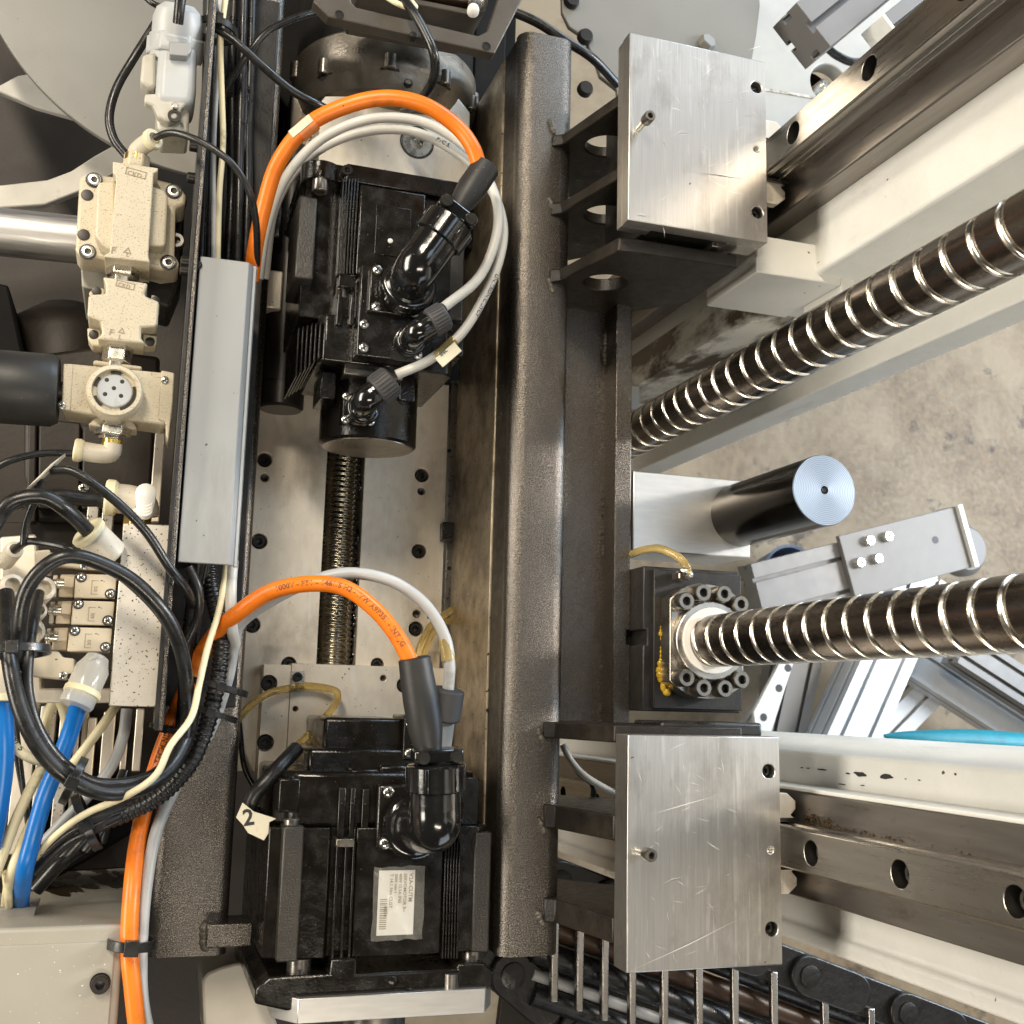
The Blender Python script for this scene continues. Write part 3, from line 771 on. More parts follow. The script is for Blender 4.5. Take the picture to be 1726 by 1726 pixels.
# greasy lumps along the groove, left and right of the screw
mb = MB()
for i in range(170):
    y = random.uniform(750, 1115); s_ = random.random()
    x = (545 + random.gauss(0,2.2)) if s_ < 0.65 else (602+random.gauss(0,1.6))
    x -= (y-900)*0.034
    c = P(x, y, zp-12 + random.uniform(-6,4)); r = random.uniform(1.2,3.6)
    mb.lathe(c, (random.uniform(-.4,.4),random.uniform(-.4,.4),1), [(r,-r*0.5),(r*0.9,r*0.3),(r*0.4,r*0.7),(0.05,r*0.8)], 7)
O('black_grease', mb, m_gloss, None, label='lumps of black grease lining the groove beside the upright feed screw', cat='grease', kind='stuff')
# lower cross block on the slide
cb = T('cross_block', 'light grey milled cross block with chipped paint between feed screw and lower motor', 'block', P(590,1200,-360))
counterbore_plate('block_body', 486, 1122, 750, 1330, -352, 37, [(682,1155,9.5)], m_alum, cb, [(498,1195,3.2),(646,1143,3.6)])
counterbore_plate('side_bar', 438, 1120, 484, 1360, -350, 37, [(453,1152,10),(447,1252,10)], m_alum, cb)
hc = T('hose_clip', 'small steel clip screwed down over the amber tube', 'clip', P(500,1150,-350))
mb = MB(); pbox(mb, 489, 1131, 512, 1161, -346, -351); O('clip_plate', mb, m_zinc, hc, bevel=0.6)
c = P(501,1141,-346); cap_screw((c.x,c.y,-346), 5.5, 6, hc, m_boltb)
mb = MB(); mb.tube(pts([(488,1161,-346),(500,1159,-338),(512,1160,-346)]), 3.2, 8, 4); O('clip_bow', mb, m_zinc, hc)

# ------------------------------------------------------------------ silver mount and cast housing at the top
zm = -262
sm = T('motor_mount', 'pale machined motor mount plate with one big countersunk screw under the orange arc', 'plate', P(660,250,zm-40))
mb = MB(); mb.pz(ppoly([(538,175),(548,162),(770,162),(792,190),(792,330),(536,330)], zm), zm-60, zm)
c = P(703,240,zm); cut = MB().lathe((c.x,c.y,zm-9), (0,0,1), [(13,0),(20.5,7),(20.5,30)], 32)
O('plate_body', mb, m_alum, sm, bevel=1, cut=cut)
q = MB(); q.lathe((c.x,c.y,zm-9), (0,0,1), [(12,0.2),(19.2,7.2),(18,8.4),(8.5,8.4),(8.2,3),(0.3,2.4)], 32, hexfrom=4); O('countersunk_screw', q, m_zinc, sm); O('screw_seat', MB().ring((c.x,c.y,zm-0.4), (0,0,1), 21.2, 19.6, 0.7, 36), m_ink, sm)
hs = T('cast_housing', 'dark round cast motor housing with bolt pockets at the top', 'housing', P(645,120,-330))
zc = -345; xc = PX(650,120,zc); r0 = 153*upp(650,120,zc); y0 = PY(653,116,zc+r0)
prof = [(r0*0.2,-40),(r0*0.60,-36),(r0*0.80,-28),(r0*0.90,-18),(r0*0.945,-6),(r0*0.96,0),(r0*0.97,4),(r0*0.985,7),(r0,14),(r0,50),(r0*0.97,54)]
mb = MB(); mb.lathe((xc,y0,zc), (0,1,0), prof, 72); O('housing_shell', mb, m_casting, hs, angle=25)
O('housing_barrel', MB().lathe((xc,y0,zc), (0,1,0), [(r0*0.96,50),(r0*0.96,260)], 48), m_dark, hs)
for ang in (98, 62, 30, 140):
    a = math.radians(ang); n = Vector((math.cos(a),0,math.sin(a))); tt = Vector((-math.sin(a),0,math.cos(a)))
    p = Vector((xc,y0-2,zc)) + n*(r0*0.95)
    mb = MB(); mb.obox(p+Vector((0,16,0)), (tt, Vector((0,1,0)), n), (13, 13, 2.2)); O('bolt_pocket', mb, m_boltb, hs, bevel=3)
    mb = MB(); mb.lathe(p+Vector((0,4,0))+n*4, (0,-1,0), [(7,-18),(7,-1),(6.2,0),(3.8,0),(3.6,-4),(0.2,-4)], 18); O('housing_bolt', mb, m_bolt, hs)
a = math.radians(86); p = Vector((xc,y0-9,zc)) + Vector((math.cos(a),0,math.sin(a)))*(r0*0.93)
O('tapped_hole', MB().lathe(p, (math.cos(a),0,math.sin(a)), [(5.4,0),(5.4,2.2),(4.6,2.4),(4.2,0.5),(0.2,0.2)], 18), m_boltb, hs)
for (px,py) in ((500,135),(795,185)):
    c = P(px,py,-330); O('housing_ear', MB().cyl(c, c+Vector((0,22,0)), 9, seg=18), m_casting, hs, bevel=1)
mb = MB(); pbox(mb, 487, 150, 540, 330, -330, -420); O('housing_foot', mb, m_casting, hs, bevel=3)
O('housing_foot', MB().box(PX(795,200,-330), PX(850,200,-330), PY(800,420,-330), PY(800,-40,-330), -420, -330), m_dark, hs, bevel=3)

# open terminal box
tb = T('terminal_box', 'open brown black metal terminal box frame at the top edge', 'box', P(700,20,-120))
zt = -95
outer = ppoly([(556,-60),(528,2),(553,28),(834,90),(884,-8),(890,-60)], zt)
inner = ppoly([(592,-50),(592,3),(600,12),(806,60),(822,52),(856,-50)], zt)
cut = MB(); cut.pz(inner, zt-60, zt+30)
O('box_frame', MB().pz(outer, zt-16, zt), m_boxp, tb, bevel=1.4, cut=cut)
outer2 = ppoly([(600,-90),(600,-22),(606,-12),(800,26),(818,18),(850,-90)], zt-17)
inner2 = ppoly([(606,-80),(606,-28),(612,-20),(796,16),(812,10),(842,-80)], zt-17)
cut = MB(); cut.pz(inner2, zt-100, zt+30)
O('box_wall', MB().pz(outer2, zt-100, zt-17), m_boxp, tb, bevel=1.5, cut=cut)
O('box_floor', MB().pz(inner2, zt-98, zt-92), m_dark, tb)
for (px,py) in ((572,25),(820,78)):
    c = P(px,py,zt); O('frame_hole', MB().lathe((c.x,c.y,zt-0.4), (0,0,1), [(5,0),(5,1.0),(4.2,1.1),(3.9,0.5),(0.2,0.45)], 18), m_boltb, tb)
c = P(697,60,zt); mb = MB(); mb.box(c.x-4,c.x+4,c.y-3,c.y+3,zt-8,zt+3); O('frame_latch', mb, m_boltb, tb, bevel=1)
O('terminal_rail', MB().pz(ppoly([(612,-60),(612,-22),(790,14),(800,-60)], zt-40), zt-90, zt-30), mk("brown_terminal", (0.09,0.06,0.04), 0.4, 0.2, var=0.3), tb, bevel=2)
wf = T('terminal_plug', 'white capped metal plug inside the open terminal box', 'plug', P(796,15,-80))
c = P(796,22,-90)
O('plug_body', MB().lathe(P(803,0,-110), P(795,24,-85)-P(803,0,-110), [(10,-14),(10,6),(8,7),(8,12)], 8), m_zinc, wf, bevel=0.6)
O('plug_cap', MB().lathe(P(798,14,-92), P(795,34,-78)-P(798,14,-92), [(6,0),(6.6,2),(6.6,9),(4.5,10.5),(0.5,10.6)], 18), m_whpl, wf)

# ------------------------------------------------------------------ connectors used on both motors
def elbow_plug(parent, base, mid, tip, r, nut_r, nut_mat, knurl=True, ring=True, name='elbow_plug'):
    """base flange on the motor face, bent body, coupling nut at the tip"""
    base = Vector(base); mid = Vector(mid); tip = Vector(tip)
    e = O(name, MB().tube([base+Vector((0,0,-2)), base+(mid-base)*0.45, base.lerp(mid,0.86)+(tip-mid)*0.05, mid+(tip-mid)*0.22, mid+(tip-mid)*0.6, tip], r, 28, 8), m_gloss, parent, angle=60)
    d = (mid-base).normalized()
    O('base_ring', MB().lathe(base, d, [(r*1.34,-3),(r*1.34,3),(r*1.28,5),(r*1.22,5.2),(r*1.22,9),(r*1.12,11),(r*1.02,11.5)], 36), m_gloss, e)
    d = (tip-mid).normalized(); n = 26 if knurl else 0
    mb = MB(); L = nut_r*1.25
    mb.lathe(tip-d*L*0.35, d, [(nut_r*0.86,-1),(nut_r*0.98,0),(nut_r,1.5),(nut_r,L-2),(nut_r*0.9,L),(r*0.6,L)], 36)
    u, w, a_ = ortho(d)
    for k in range(n):
        t = 2*PI*k/n; c = tip-d*L*0.35 + (u*math.cos(t)+w*math.sin(t))*nut_r*1.0 + d*L*0.48
        mb.obox(c, (d, (u*math.cos(t)+w*math.sin(t)), (w*math.cos(t)-u*math.sin(t))), (L*0.40, nut_r*0.045, nut_r*0.06))
    O('coupling_nut', mb, nut_mat, e, bevel=0.4)
    return e
def power_plug(parent, base, mid, tip, r, name='power_plug'):
    base = Vector(base); mid = Vector(mid); tip = Vector(tip)
    e = O(name, MB().tube([base+Vector((0,0,-2)), base+(mid-base)*0.5, base.lerp(mid,0.88)+(tip-mid)*0.04, mid+(tip-mid)*0.18, mid+(tip-mid)*0.5, tip], r, 32, 8), m_gloss, parent, angle=60)
    d = (mid-base).normalized()
    mb = MB(); mb.lathe(base, d, [(r*1.26,-3),(r*1.26,2),(r*1.20,3),(r*1.28,4.5),(r*1.28,13),(r*1.20,14.5),(r*1.12,15),(r*1.12,18),(r*1.02,20)], 40)
    u, w, a_ = ortho(d)
    for k in range(48):
        t = 2*PI*k/48; n = (u*math.cos(t)+w*math.sin(t)); mb.obox(base+n*r*1.27+d*9, (d, n, d.cross(n)), (4.2, 1.0, r*0.045))
    O('coupling_ring', mb, m_gloss, e)
    d = (tip-mid).normalized(); u, w, a_ = ortho(d)
    O('rear_collar', MB().lathe(tip-d*4, d, [(r*1.02,-2),(r*1.15,0),(r*1.15,22),(r*1.05,24),(r*0.7,24.5)], 40), m_gloss, e)
    for k in range(6):
        t = 2*PI*k/6; n = (u*math.cos(t)+w*math.sin(t)); O('collar_rib', MB().obox(tip+n*r*1.15+d*7, (d, n, d.cross(n)), (11, 1.6, 1.6)), m_gloss, e, bevel=0.5)
    # clamp saddle with two screws
    q = tip + d*28
    v = d.cross(Vector((0,0,1))).normalized(); nz = v.cross(d)
    O('clamp_saddle', MB().obox(q+nz*(r*0.25), (d, v, nz), (6.5, r*0.98, r*0.42)), m_gloss, e, bevel=2)
    for s_ in (-1, 1):
        c = q + v*s_*r*0.66 + nz*(r*0.62)
        mb = MB(); mb.lathe(c, nz, [(6.4,0),(6.4,4),(5.4,6),(0.2,6.3)], 16); mb.obox(c+nz*6.2, (v, d, nz), (4.6, 0.9, 0.5)); O('clamp_screw', mb, m_boltb, e)
    return e

# ------------------------------------------------------------------ upper servo motor
zf = -112
um = T('servo_motor', 'black ribbed servo motor hanging from the pale mount, upper of the two', 'motor', P(640,290,-200))
X0 = PX(503,450,zf); X1 = PX(786,450,zf)
def ub_(name, x0, y0, x1, y1, z1, z0, mat=None, bev=2.0, par=None):
    mb = MB(); pbox(mb, x0, y0, x1, y1, z1, z0); return O(name, mb, mat or m_motor, par or um, bevel=bev)
yT = PY(640,284,zf); yT2 = PY(640,318,zf)
O('mounting_flange', MB().py([(X0+6,-288),(X1-6,-288),(X1,-282),(X1,zf-6),(X1-6,zf),(X0+44,zf),(X0+44,zf-6),(X0+14,zf-6),(X0,zf-20),(X0,-282)], yT2+3, yT), m_motor, um, bevel=1.5)
c = Vector((X0+20, yT, zf-4)); O('flange_lug', MB().cyl((X0+20,yT2+1,zf-20),(X0+20,yT-1,zf-20), 21, seg=28), m_motor, um, bevel=1.5)
mb = MB(); q = P(541,318,zf-2); mb.lathe((q.x,yT2+2,zf-8), (0,-1,0), [(8.5,-2),(8.5,12),(7.8,13),(4.5,13),(4.3,8),(0.2,8)], 20); O('flange_bolt', mb, m_bolt, um)
q = P(585,289,zf); cap_screw((q.x,yT-8,zf-5), 6, 6, um, m_boltb)
yB = PY(640,540,zf)
O('motor_core', MB().py([(X0+12,-278),(X1-12,-278),(X1-4,-270),(X1-4,zf-18),(X1-14,zf-8),(X0+46,zf-8),(X0+45,zf-24),(X0+6,zf-24),(X0+6,-270)], yB+2, yT2+4), m_motor, um, bevel=1.2)
ub_('corner_rail', 501, 330, 532, 470, zf-6, -200, m_motor2)
ub_('corner_rail', 757, 345, 783, 540, zf-8, -200, m_motor2)
for k in range(6):
    x = 573 + k*5; ub_('cooling_rib', x, 300, x+2.6, 462, zf+1, zf-12, bev=0.4)
ub_('rib_foot', 571, 462, 600, 484, zf+1.5, zf-14, bev=1)
mb = MB(); c = P(577,490,zf-6); mb.lathe((c.x,c.y,zf-10), (0,-1,0), [(6,-6),(6,7),(5,8),(0.2,8)], 16); O('rib_bolt', mb, m_bolt, um)
ub_('front_panel', 603, 318, 716, 470, zf+2, zf-12, bev=2)
ub_('plate_recess', 633, 348, 692, 432, zf+3, zf-2, bev=0.5)
for x in (722, 732): ub_('cooling_rib', x, 345, x+4, 520, zf+1, zf-12, bev=0.4)
c = P(658,406,zf+3); O('paint_drop', MB().lathe((c.x,c.y,zf+2.9), (0,0,1), [(3,0),(2.4,1),(0.1,1.4)], 10), m_whpl, um)
# lower housing with fins
O('rear_housing', MB().py([(PX(540,560,zf-10),-268),(PX(768,560,zf-10),-268),(PX(768,560,zf-10),zf-20),(PX(755,560,zf-10),zf-10),(PX(548,560,zf-10),zf-10),(PX(538,560,zf-10),zf-18)], PY(640,618,zf-10), yB+4), m_motor, um, bevel=2)
for k in range(6):
    x = 500 + k*7.5; ub_('cooling_fin', x, 552 - k*2, x+3.4, 634 - k*6, zf-30+k*4, -240, bev=0.6)
ub_('side_post', 568, 486, 578, 548, zf-4, -150, bev=1.5); ub_('side_post', 590, 486, 598, 548, zf-4, -150, bev=1.5)
ub_('side_block', 757, 540, 782, 600, zf-22, -220)
# connector plates
ub_('connector_plate', 604, 452, 716, 606, zf+12, zf-10, bev=2)
ub_('connector_step', 622, 455, 706, 530, zf+18, zf+10, bev=2)
for (x,y,z) in ((636,455,18),(634,517,18),(698,527,18),(614,546,12),(613,586,12),(704,598,12)):
    c = P(x,y,zf+z); pan_screw((c.x,c.y,zf+z), 5.2, um, rot=random.choice((0.3,0.9)))
rr = 37*upp(690,470,-60)
power_plug(um, P(684,490,zf+19), P(700,455,-52), P(742,398,-44), rr)
elbow_plug(um, P(690,577,zf+13), P(698,562,-68), P(735,540,-64), 20*upp(700,560,-70), 24*upp(735,535,-70), m_knurl)
# encoder cap
zc2 = -200; cx_ = PX(622,690,zc2); rc = 83*upp(622,690,zc2+30)
O('encoder_cap', MB().lathe((cx_, PY(620,742,zc2+rc*0.7), zc2), (0,1,0), [(rc-3,0),(rc,2.5),(rc,PY(620,628,zc2+rc)-PY(620,742,zc2+rc*0.7))], 72), m_motor, um, angle=30)
O('cap_end_disc', MB().lathe((cx_, PY(620,742,zc2+rc*0.7)-1.2, zc2), (0,1,0), [(rc-9,0),(rc-4.2,0.3),(rc-4,1.5)], 60), m_casting, um)
ub_('cap_post', 540, 626, 566, 672, -148, -200, bev=1.5); ub_('cap_post', 674, 634, 700, 676, -148, -200, bev=1.5)
ub_('cap_neck', 580, 608, 680, 636, -140, -220, m_casting, 2)
ub_('cap_plate', 578, 664, 632, 712, zc2+rc+5, zc2+rc-16, bev=1)
for (x,y) in ((584,668),(582,707),(624,711)):
    c = P(x,y,zc2+rc+5); pan_screw((c.x,c.y,zc2+rc+5), 4.6, um, rot=0.5)
elbow_plug(um, P(610,690,zc2+rc+5), P(614,676,zc2+rc+38), P(644,653,zc2+rc+42), 22*upp(612,685,-120), 27*upp(650,650,-110), m_knurl)

# dark cylinder and clutter to the left of the upper motor
cy_ = T('air_cylinder', 'dark cylinder hanging in the shade left of the upper motor', 'cylinder', P(478,620,-330))
O('cylinder_body', MB().lathe((PX(478,600,-330), PY(478,692,-330), -330), (0,1,0), [(24,0),(27,3),(27,30),(25,31),(25,330)], 36), m_boltb, cy_, angle=30)
mb = MB(); pbox(mb, 450, 455, 476, 520, -300, -330); O('cylinder_bracket', mb, m_alum, cy_, bevel=2)
mb = MB(); pbox(mb, 455, 345, 474, 400, -285, -320); O('cylinder_sensor', mb, m_rub, cy_, bevel=2)
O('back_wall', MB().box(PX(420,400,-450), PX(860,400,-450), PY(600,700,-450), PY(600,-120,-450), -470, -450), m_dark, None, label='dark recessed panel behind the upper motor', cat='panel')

# ------------------------------------------------------------------ lower servo motor
zl = -150
lm = T('servo_motor', 'big black servo motor with a foil covered white label, lower of the two', 'motor', P(640,1690,-270))
def lb_(name, x0, y0, x1, y1, z1, z0, mat=None, bev=2.0):
    mb = MB(); pbox(mb, x0, y0, x1, y1, z1, z0); return O(name, mb, mat or m_motor, lm, bevel=bev)
xa = PX(447,1500,zl); xb = PX(830,1500,zl)
yTop = PY(640,1395,zl); yBot = PY(640,1612,zl)
O('motor_core', MB().py([(xa+8,-380),(xb-8,-380),(xb,-365),(xb-2,zl-16),(xb-16,zl-3),(PX(770,1500,zl),zl-3),(PX(770,1500,zl),zl-8),(PX(745,1500,zl),zl-8),(PX(745,1500,zl),zl-1),(PX(598,1500,zl),zl-1),(PX(598,1500,zl),zl-9),(PX(556,1500,zl),zl-9),(PX(552,1500,zl),zl-2),(PX(510,1500,zl),zl-4),(xa+2,zl-14),(xa,-365)], yBot, yTop), m_motor, lm, bevel=1.2)
lb_('corner_rail', 472, 1393, 508, 1622, zl+4, zl-30, m_motor2)
lb_('corner_rail', 798, 1403, 827, 1605, zl-1, zl-40, m_motor2)
for x in (563, 578, 591): lb_('cooling_rib', x, 1418, x+4, 1622, zl+1, zl-10, bev=0.5)
lb_('rib_head', 567, 1414, 598, 1428, zl+2, zl-10, m_casting, 1)
for k in range(6): lb_('cooling_rib', 748+k*4.8, 1420, 750.6+k*4.8, 1616, zl+2, zl-10, bev=0.4)
# rounded shoulder and encoder box at the top
yS = PY(640,1300,zl-20)
O('motor_shoulder', MB().py([(xa+16,-372),(xb-18,-372),(xb-10,-350),(xb-14,zl-30),(xb-30,zl-14),(xa+70,zl-8),(xa+24,zl-16),(xa+10,zl-34),(xa+8,-350)], yTop-1, yS), m_motor, lm, bevel=5)
lb_('corner_block', 772, 1310, 808, 1392, zl-16, zl-70); lb_('corner_block', 470, 1312, 506, 1370, zl-14, zl-60)
q = P(494,1388,zl-6); mb = MB(); mb.lathe((q.x,q.y-6,zl-14), (0,1,0), [(8,-6),(8,9),(7,10),(4,10)], 18); O('shoulder_bolt', mb, m_bolt, lm)
lb_('rib_strip', 570, 1328, 582, 1412, zl-2, zl-20, bev=1); lb_('rib_strip', 590, 1328, 598, 1412, zl-2, zl-20, bev=1); lb_('rib_strip', 610, 1330, 622, 1412, zl-2, zl-20, bev=1)
zk = -235
lb_('encoder_box', 545, 1210, 678, 1300, zk+40, -330, bev=4)
lb_('encoder_flange', 520, 1262, 715, 1306, zk+52, -340, bev=4)
lb_('encoder_ledge', 590, 1296, 640, 1326, zl-16, -240, bev=3); lb_('encoder_ledge', 640, 1290, 700, 1318, zl-26, -240, bev=3)
for (x,y) in ((692,1220),(690,1270)):
    c = P(x,y,-180); pan_screw((c.x,c.y,-180), 5.6, lm, rot=0.7)
lb_('encoder_tab', 680, 1205, 706, 1282, -181, -240, bev=2)
q = P(528,1290,-190); O('dowel_pin', MB().cyl((q.x,q.y-20,-200),(q.x,q.y+12,-200), 8, seg=18), m_bolt, lm, bevel=1)
# connector
lb_('connector_plate', 636, 1322, 722, 1432, zl+6, zl-10, bev=3)
for (x,y) in ((655,1335),(649,1421)):
    c = P(x,y,zl+6); pan_screw((c.x,c.y,zl+6), 6, lm, rot=0.4)
rr = 42*upp(730,1380,-100)
power_plug(lm, P(694,1392,zl+7), P(734,1398,-68), P(734,1322,-64), rr)
# bottom flange with lugs
yF0 = PY(640,1690,zl); yF1 = PY(640,1640,zl)
O('mounting_flange', MB().pz([(xa-4,yF0+6),(xa+26,yF0-2),(xb-26,yF0-2),(xb+2,yF0+8),(xb+4,yF1-4),(xb-8,yF1+6),(PX(770,1640,zl),yF1+6),(PX(770,1640,zl),yF1+1),(PX(600,1640,zl),yF1+1),(PX(600,1640,zl),yF1+16),(PX(556,1640,zl),yF1+16),(PX(556,1640,zl),yF1+2),(xa+8,yF1+2),(xa-4,yF1-8)], -388, zl+3), m_motor, lm, bevel=2.5)
for (x,y,r) in ((507,1628,12),(802,1612,11)):
    q = P(x,y,zl-6); mb = MB(); mb.lathe((q.x,yF1-2,zl-18), (0,1,0), [(r,-2),(r,16),(r*0.9,17),(r*0.55,17),(r*0.5,10),(0.2,10)], 24); O('flange_bolt', mb, m_bolt, lm)
for (x,y) in ((662,1652),(690,1672)):
    c = P(x,y,zl+3); O('drain_plug', MB().lathe((c.x,c.y,zl+2.6), (0,0,1), [(4.5,0),(4.3,1.4),(3,1.8),(0.2,1.8)], 14), m_motor, lm)
c = P(762,1652,zl+3); mb = MB(); mb.lathe((c.x,c.y,zl), (0,-1,0), [(8,-6),(8,8),(7,9),(0.2,9)], 16); O('flange_plug', mb, m_bolt, lm)
# label with clear film
p0 = P(640,1577,zl); 
lx0, lx1, ly0, ly1 = PX(637,1520,zl), PX(698,1520,zl), PY(666,1576,zl), PY(666,1467,zl)
lab = O('name_label', MB().box(lx0, lx1, ly0, ly1, zl-1.5, zl+0.6), m_label, lm, bevel=0.2)
zz = zl+0.8
for (s_, sz, ox, oy) in (('V2A-CUTM', 5.6, 0.11, 0.95), ('SERVOMOTOR 3~', 4.6, 0.26, 0.95), ('400V 12.5A IP65', 4.2, 0.39, 0.95), ('3000 min-1', 4.2, 0.51, 0.95), ('T 14.1 Nm CUST', 4.6, 0.64, 0.95), ('0074', 5, 0.78, 0.45)):
    q = Vector((lx1 - (lx1-lx0)*ox - 2, ly0 + (ly1-ly0)*oy, zz)); text_obj(s_, sz, flat(q, -PI/2, zz), m_inkg, lab)
mb = MB(); yy = ly0 + 6
while yy < ly0 + 34:
    w = random.uniform(0.4, 1.3); mb.box(lx0+2, lx0+9, yy, yy+w, zz-0.3, zz); yy += w + random.uniform(0.6, 1.3)
O('bar_code', mb, m_inkg, lab)
grid = MB(); vs = []; fx0_, fx1_, fy0_, fy1_ = PX(628,1520,zl), PX(714,1520,zl), PY(666,1584,zl), PY(666,1460,zl)
nx, ny = 16, 22
for j in range(ny+1):
    for i in range(nx+1):
        u = i/nx; v = j/ny
        x = fx0_ + (fx1_-fx0_)*(u + 0.03*noise.noise(Vector((0.3, v*5, 2)))); y = fy0_ + (fy1_-fy0_)*(v + 0.03*noise.noise(Vector((u*5, 0.7, 1))))
        z_ = zl + 1.6 + 1.5*noise.noise(Vector((u*4, v*5, 0.5))) + 3.2*max(0, 1-abs((u-0.12) - (1-v)*0.75)*9)
        vs.append((x, y, z_))
fcs = [(j*(nx+1)+i, j*(nx+1)+i+1, (j+1)*(nx+1)+i+1, (j+1)*(nx+1)+i) for j in range(ny) for i in range(nx)]
grid.add(vs, fcs); O('clear_film', grid, m_foil, lab, angle=80)
# aluminium adapter plate below
ap = T('adapter_plate', 'bright aluminium adapter plate with chamfered corners under the lower motor', 'plate', P(650,1700,-270))
ax0, ax1 = PX(464,1690,zl+10), PX(840,1690,zl+10); ay1 = PY(640,1676,zl+10); ay0 = PY(640,1718,zl+10)
O('plate_body', MB().py([(ax0,zl-18),(ax0+22,zl+10),(ax1-14,zl+10),(ax1,zl-16),(ax1,-400),(ax0,-400)], ay0, ay1), m_alu2, ap, bevel=0.8)
O('drive_shaft', MB().cyl((PX(640,1715,-240), ay0-60, -270), (PX(640,1715,-240), ay0+1, -270), 34, seg=32), m_bolt, ap)
# ================================================================== LEFT: column, cable duct, valves
zcl = -245
cx0 = PX(256,1500,zcl); cx1 = PX(389,1500,zcl)
lc = T('frame_column', 'black textured frame column on the left carrying the grey cable duct', 'column', ((cx0+cx1)/2, PY(330,1612,zcl), -420))
R = 12; sec = []
for (cx, cz, a0) in ((cx1-R, zcl-R, 0), (cx0+R, zcl-R, 90)):
    for k in range(7):
        a = math.radians(a0 + 15*k); sec.append((cx+R*math.cos(a), cz+R*math.sin(a)))
sec += [(cx0, -430), (cx1, -430)]
O('column_tube', MB().py(sec, PY(330,1612,zcl), PY(400,-30,zcl)), m_blk, lc, angle=50)
mb = MB(); pbox(mb, 348, 1557, 425, 1597, zcl+18, zcl-30); O('column_lug', mb, m_blk, lc, bevel=1.5)
weld(346,1560,346,1594,zcl+1,5,lc,8)
# thin black angle strip
zs = -96
asx0 = PX(301,700,zs); asx1 = PX(314,700,zs)
an = T('angle_strip', 'long thin black angle strip beside the grey cable duct', 'bracket', (asx0, PY(262,1240,zs), -250))
O('strip_web', MB().box(asx0, asx1, PY(268,1232,zs), PY(330,-40,zs), -250, zs), m_blk, an, bevel=1.2)
O('strip_edge', MB().box(asx0-1.2, asx0+3, PY(268,1230,zs), PY(330,-40,zs), zs-9, zs+2.2), m_blk2, an, bevel=0.8)
for (x,y) in ((306,240),(316,296),(320,440),(300,452)):
    c = P(x,y,zs-10); O('strip_bolt', MB().lathe((asx0+1,c.y,zs-14), (-1,0,0), [(5.5,-1),(5.5,9),(4.5,10),(0.2,10)], 14), m_boltb, an)
# tray behind the duct lid
O('cable_tray', MB().box(asx1+0.5, PX(436,700,-150), PY(262,1190,-190), PY(330,-40,-190), -240, -205), m_blk2, None, bevel=1.5, label='black cable tray behind the bundle of upright cables', cat='tray')
# duct lid
zd = -106
dl = T('cable_duct', 'grey plastic cable duct lid on the left frame column', 'cable duct', P(365,950,zd-90))
dx0 = PX(318,700,zd); dx1 = PX(402,700,zd); dx2 = PX(419,700,zd); dy1 = PY(375,436,zd); dy0 = PY(352,950,zd)
O('duct_lid', MB().py([(dx0,zd-1),(dx0+30,zd),(dx1,zd),(dx1+5,zd-7),(dx1+5,zd-13),(dx1+1,zd-13),(dx1-2,zd-5),(dx0,zd-6)], dy0, dy1), m_duct, dl, bevel=0.8)
O('duct_base', MB().box(dx0+2, dx1+3, dy0+14, dy1-14, zd-100, zd-14), m_duct, dl, bevel=1)
O('duct_lip', MB().box(dx1+5.4, dx1+8.6, dy0-0.6, dy1+0.6, zd-18, zd-9), m_conn, dl, bevel=0.8)
O('duct_lip', MB().box(dx1+9.2, dx2, dy0-1.2, dy1+1.2, zd-20, zd-13), m_duct, dl, bevel=0.8)
c = P(330,446,zd); O('duct_rivet', MB().lathe((c.x+2,c.y,zd-1), (0,0,1), [(4.2,0),(4.2,2),(3,3),(0.2,3)], 14), m_boltb, dl)

# ------------------------------------------------------------------ big cream valve
def letter(parent, s_, px, py, z, size, ang, mat=None): return text_obj(s_, size, flat(P(px,py,z), ang, z+0.25), mat or m_inkg, parent)
v1 = T('lockout_valve', 'big speckled cream air valve block with F mark next to the aluminium tube', 'valve', P(215,350,-170))
zv = -104
tl = -0.045
base = ppoly([(142,292),(195,297),(236,292),(262,300),(300,311),(314,328),(312,345),(296,350),(294,430),(303,443),(300,452),(272,455),(225,442),(135,432),(127,420),(134,300)], zv-34)
O('valve_base', MB().pz(base, zv-78, zv-34), m_valve, v1, bevel=3)
mid = ppoly([(167,306),(195,302),(196,428),(172,412),(159,396),(163,314)], zv-14); O('valve_cheek', MB().pz(mid, zv-36, zv-14), m_valve, v1, bevel=3)
mid = ppoly([(254,312),(276,320),(283,330),(279,412),(274,416),(250,414)], zv-14); O('valve_cheek', MB().pz(mid, zv-36, zv-14), m_valve, v1, bevel=3)
body = ppoly([(190,272),(267,283),(265,290),(259,292),(250,430),(253,443),(249,441),(175,433),(177,429),(185,425),(196,297),(190,290)], zv); O('valve_body', MB().pz(body, zv-60, zv), m_valve, v1, bevel=2)
O('valve_neck', MB().lathe(P(229,282,zv-20), Vector((0.05,1,0)), [(13,-6),(13,12),(11,14)], 6), m_valve, v1, bevel=1.5)
O('brass_ring', MB().lathe(P(230,268,zv-20), Vector((0.05,1,0)), [(11.4,-4),(11.4,3)], 24), m_brass, v1, bevel=0.8)
for (x,y) in ((159,304),(293,323),(148,425),(284,443)):
    c = P(x,y,zv-34); O('screw_seat', MB().ring((c.x,c.y,zv-34.2), (0,0,1), 8.2, 6.6, 0.7, 24), m_ink, v1); cap_screw((c.x,c.y,zv-34), 6.4, 2.5, v1, m_zinc)
for (x,y) in ((147,329),(141,396)):
    c = P(x,y,zv-34); O('side_port', MB().lathe((c.x,c.y,zv-34.3), (0,0,1), [(6,0),(6,0.6),(5.4,0.7),(0.2,0.7)], 18), m_boltb, v1)
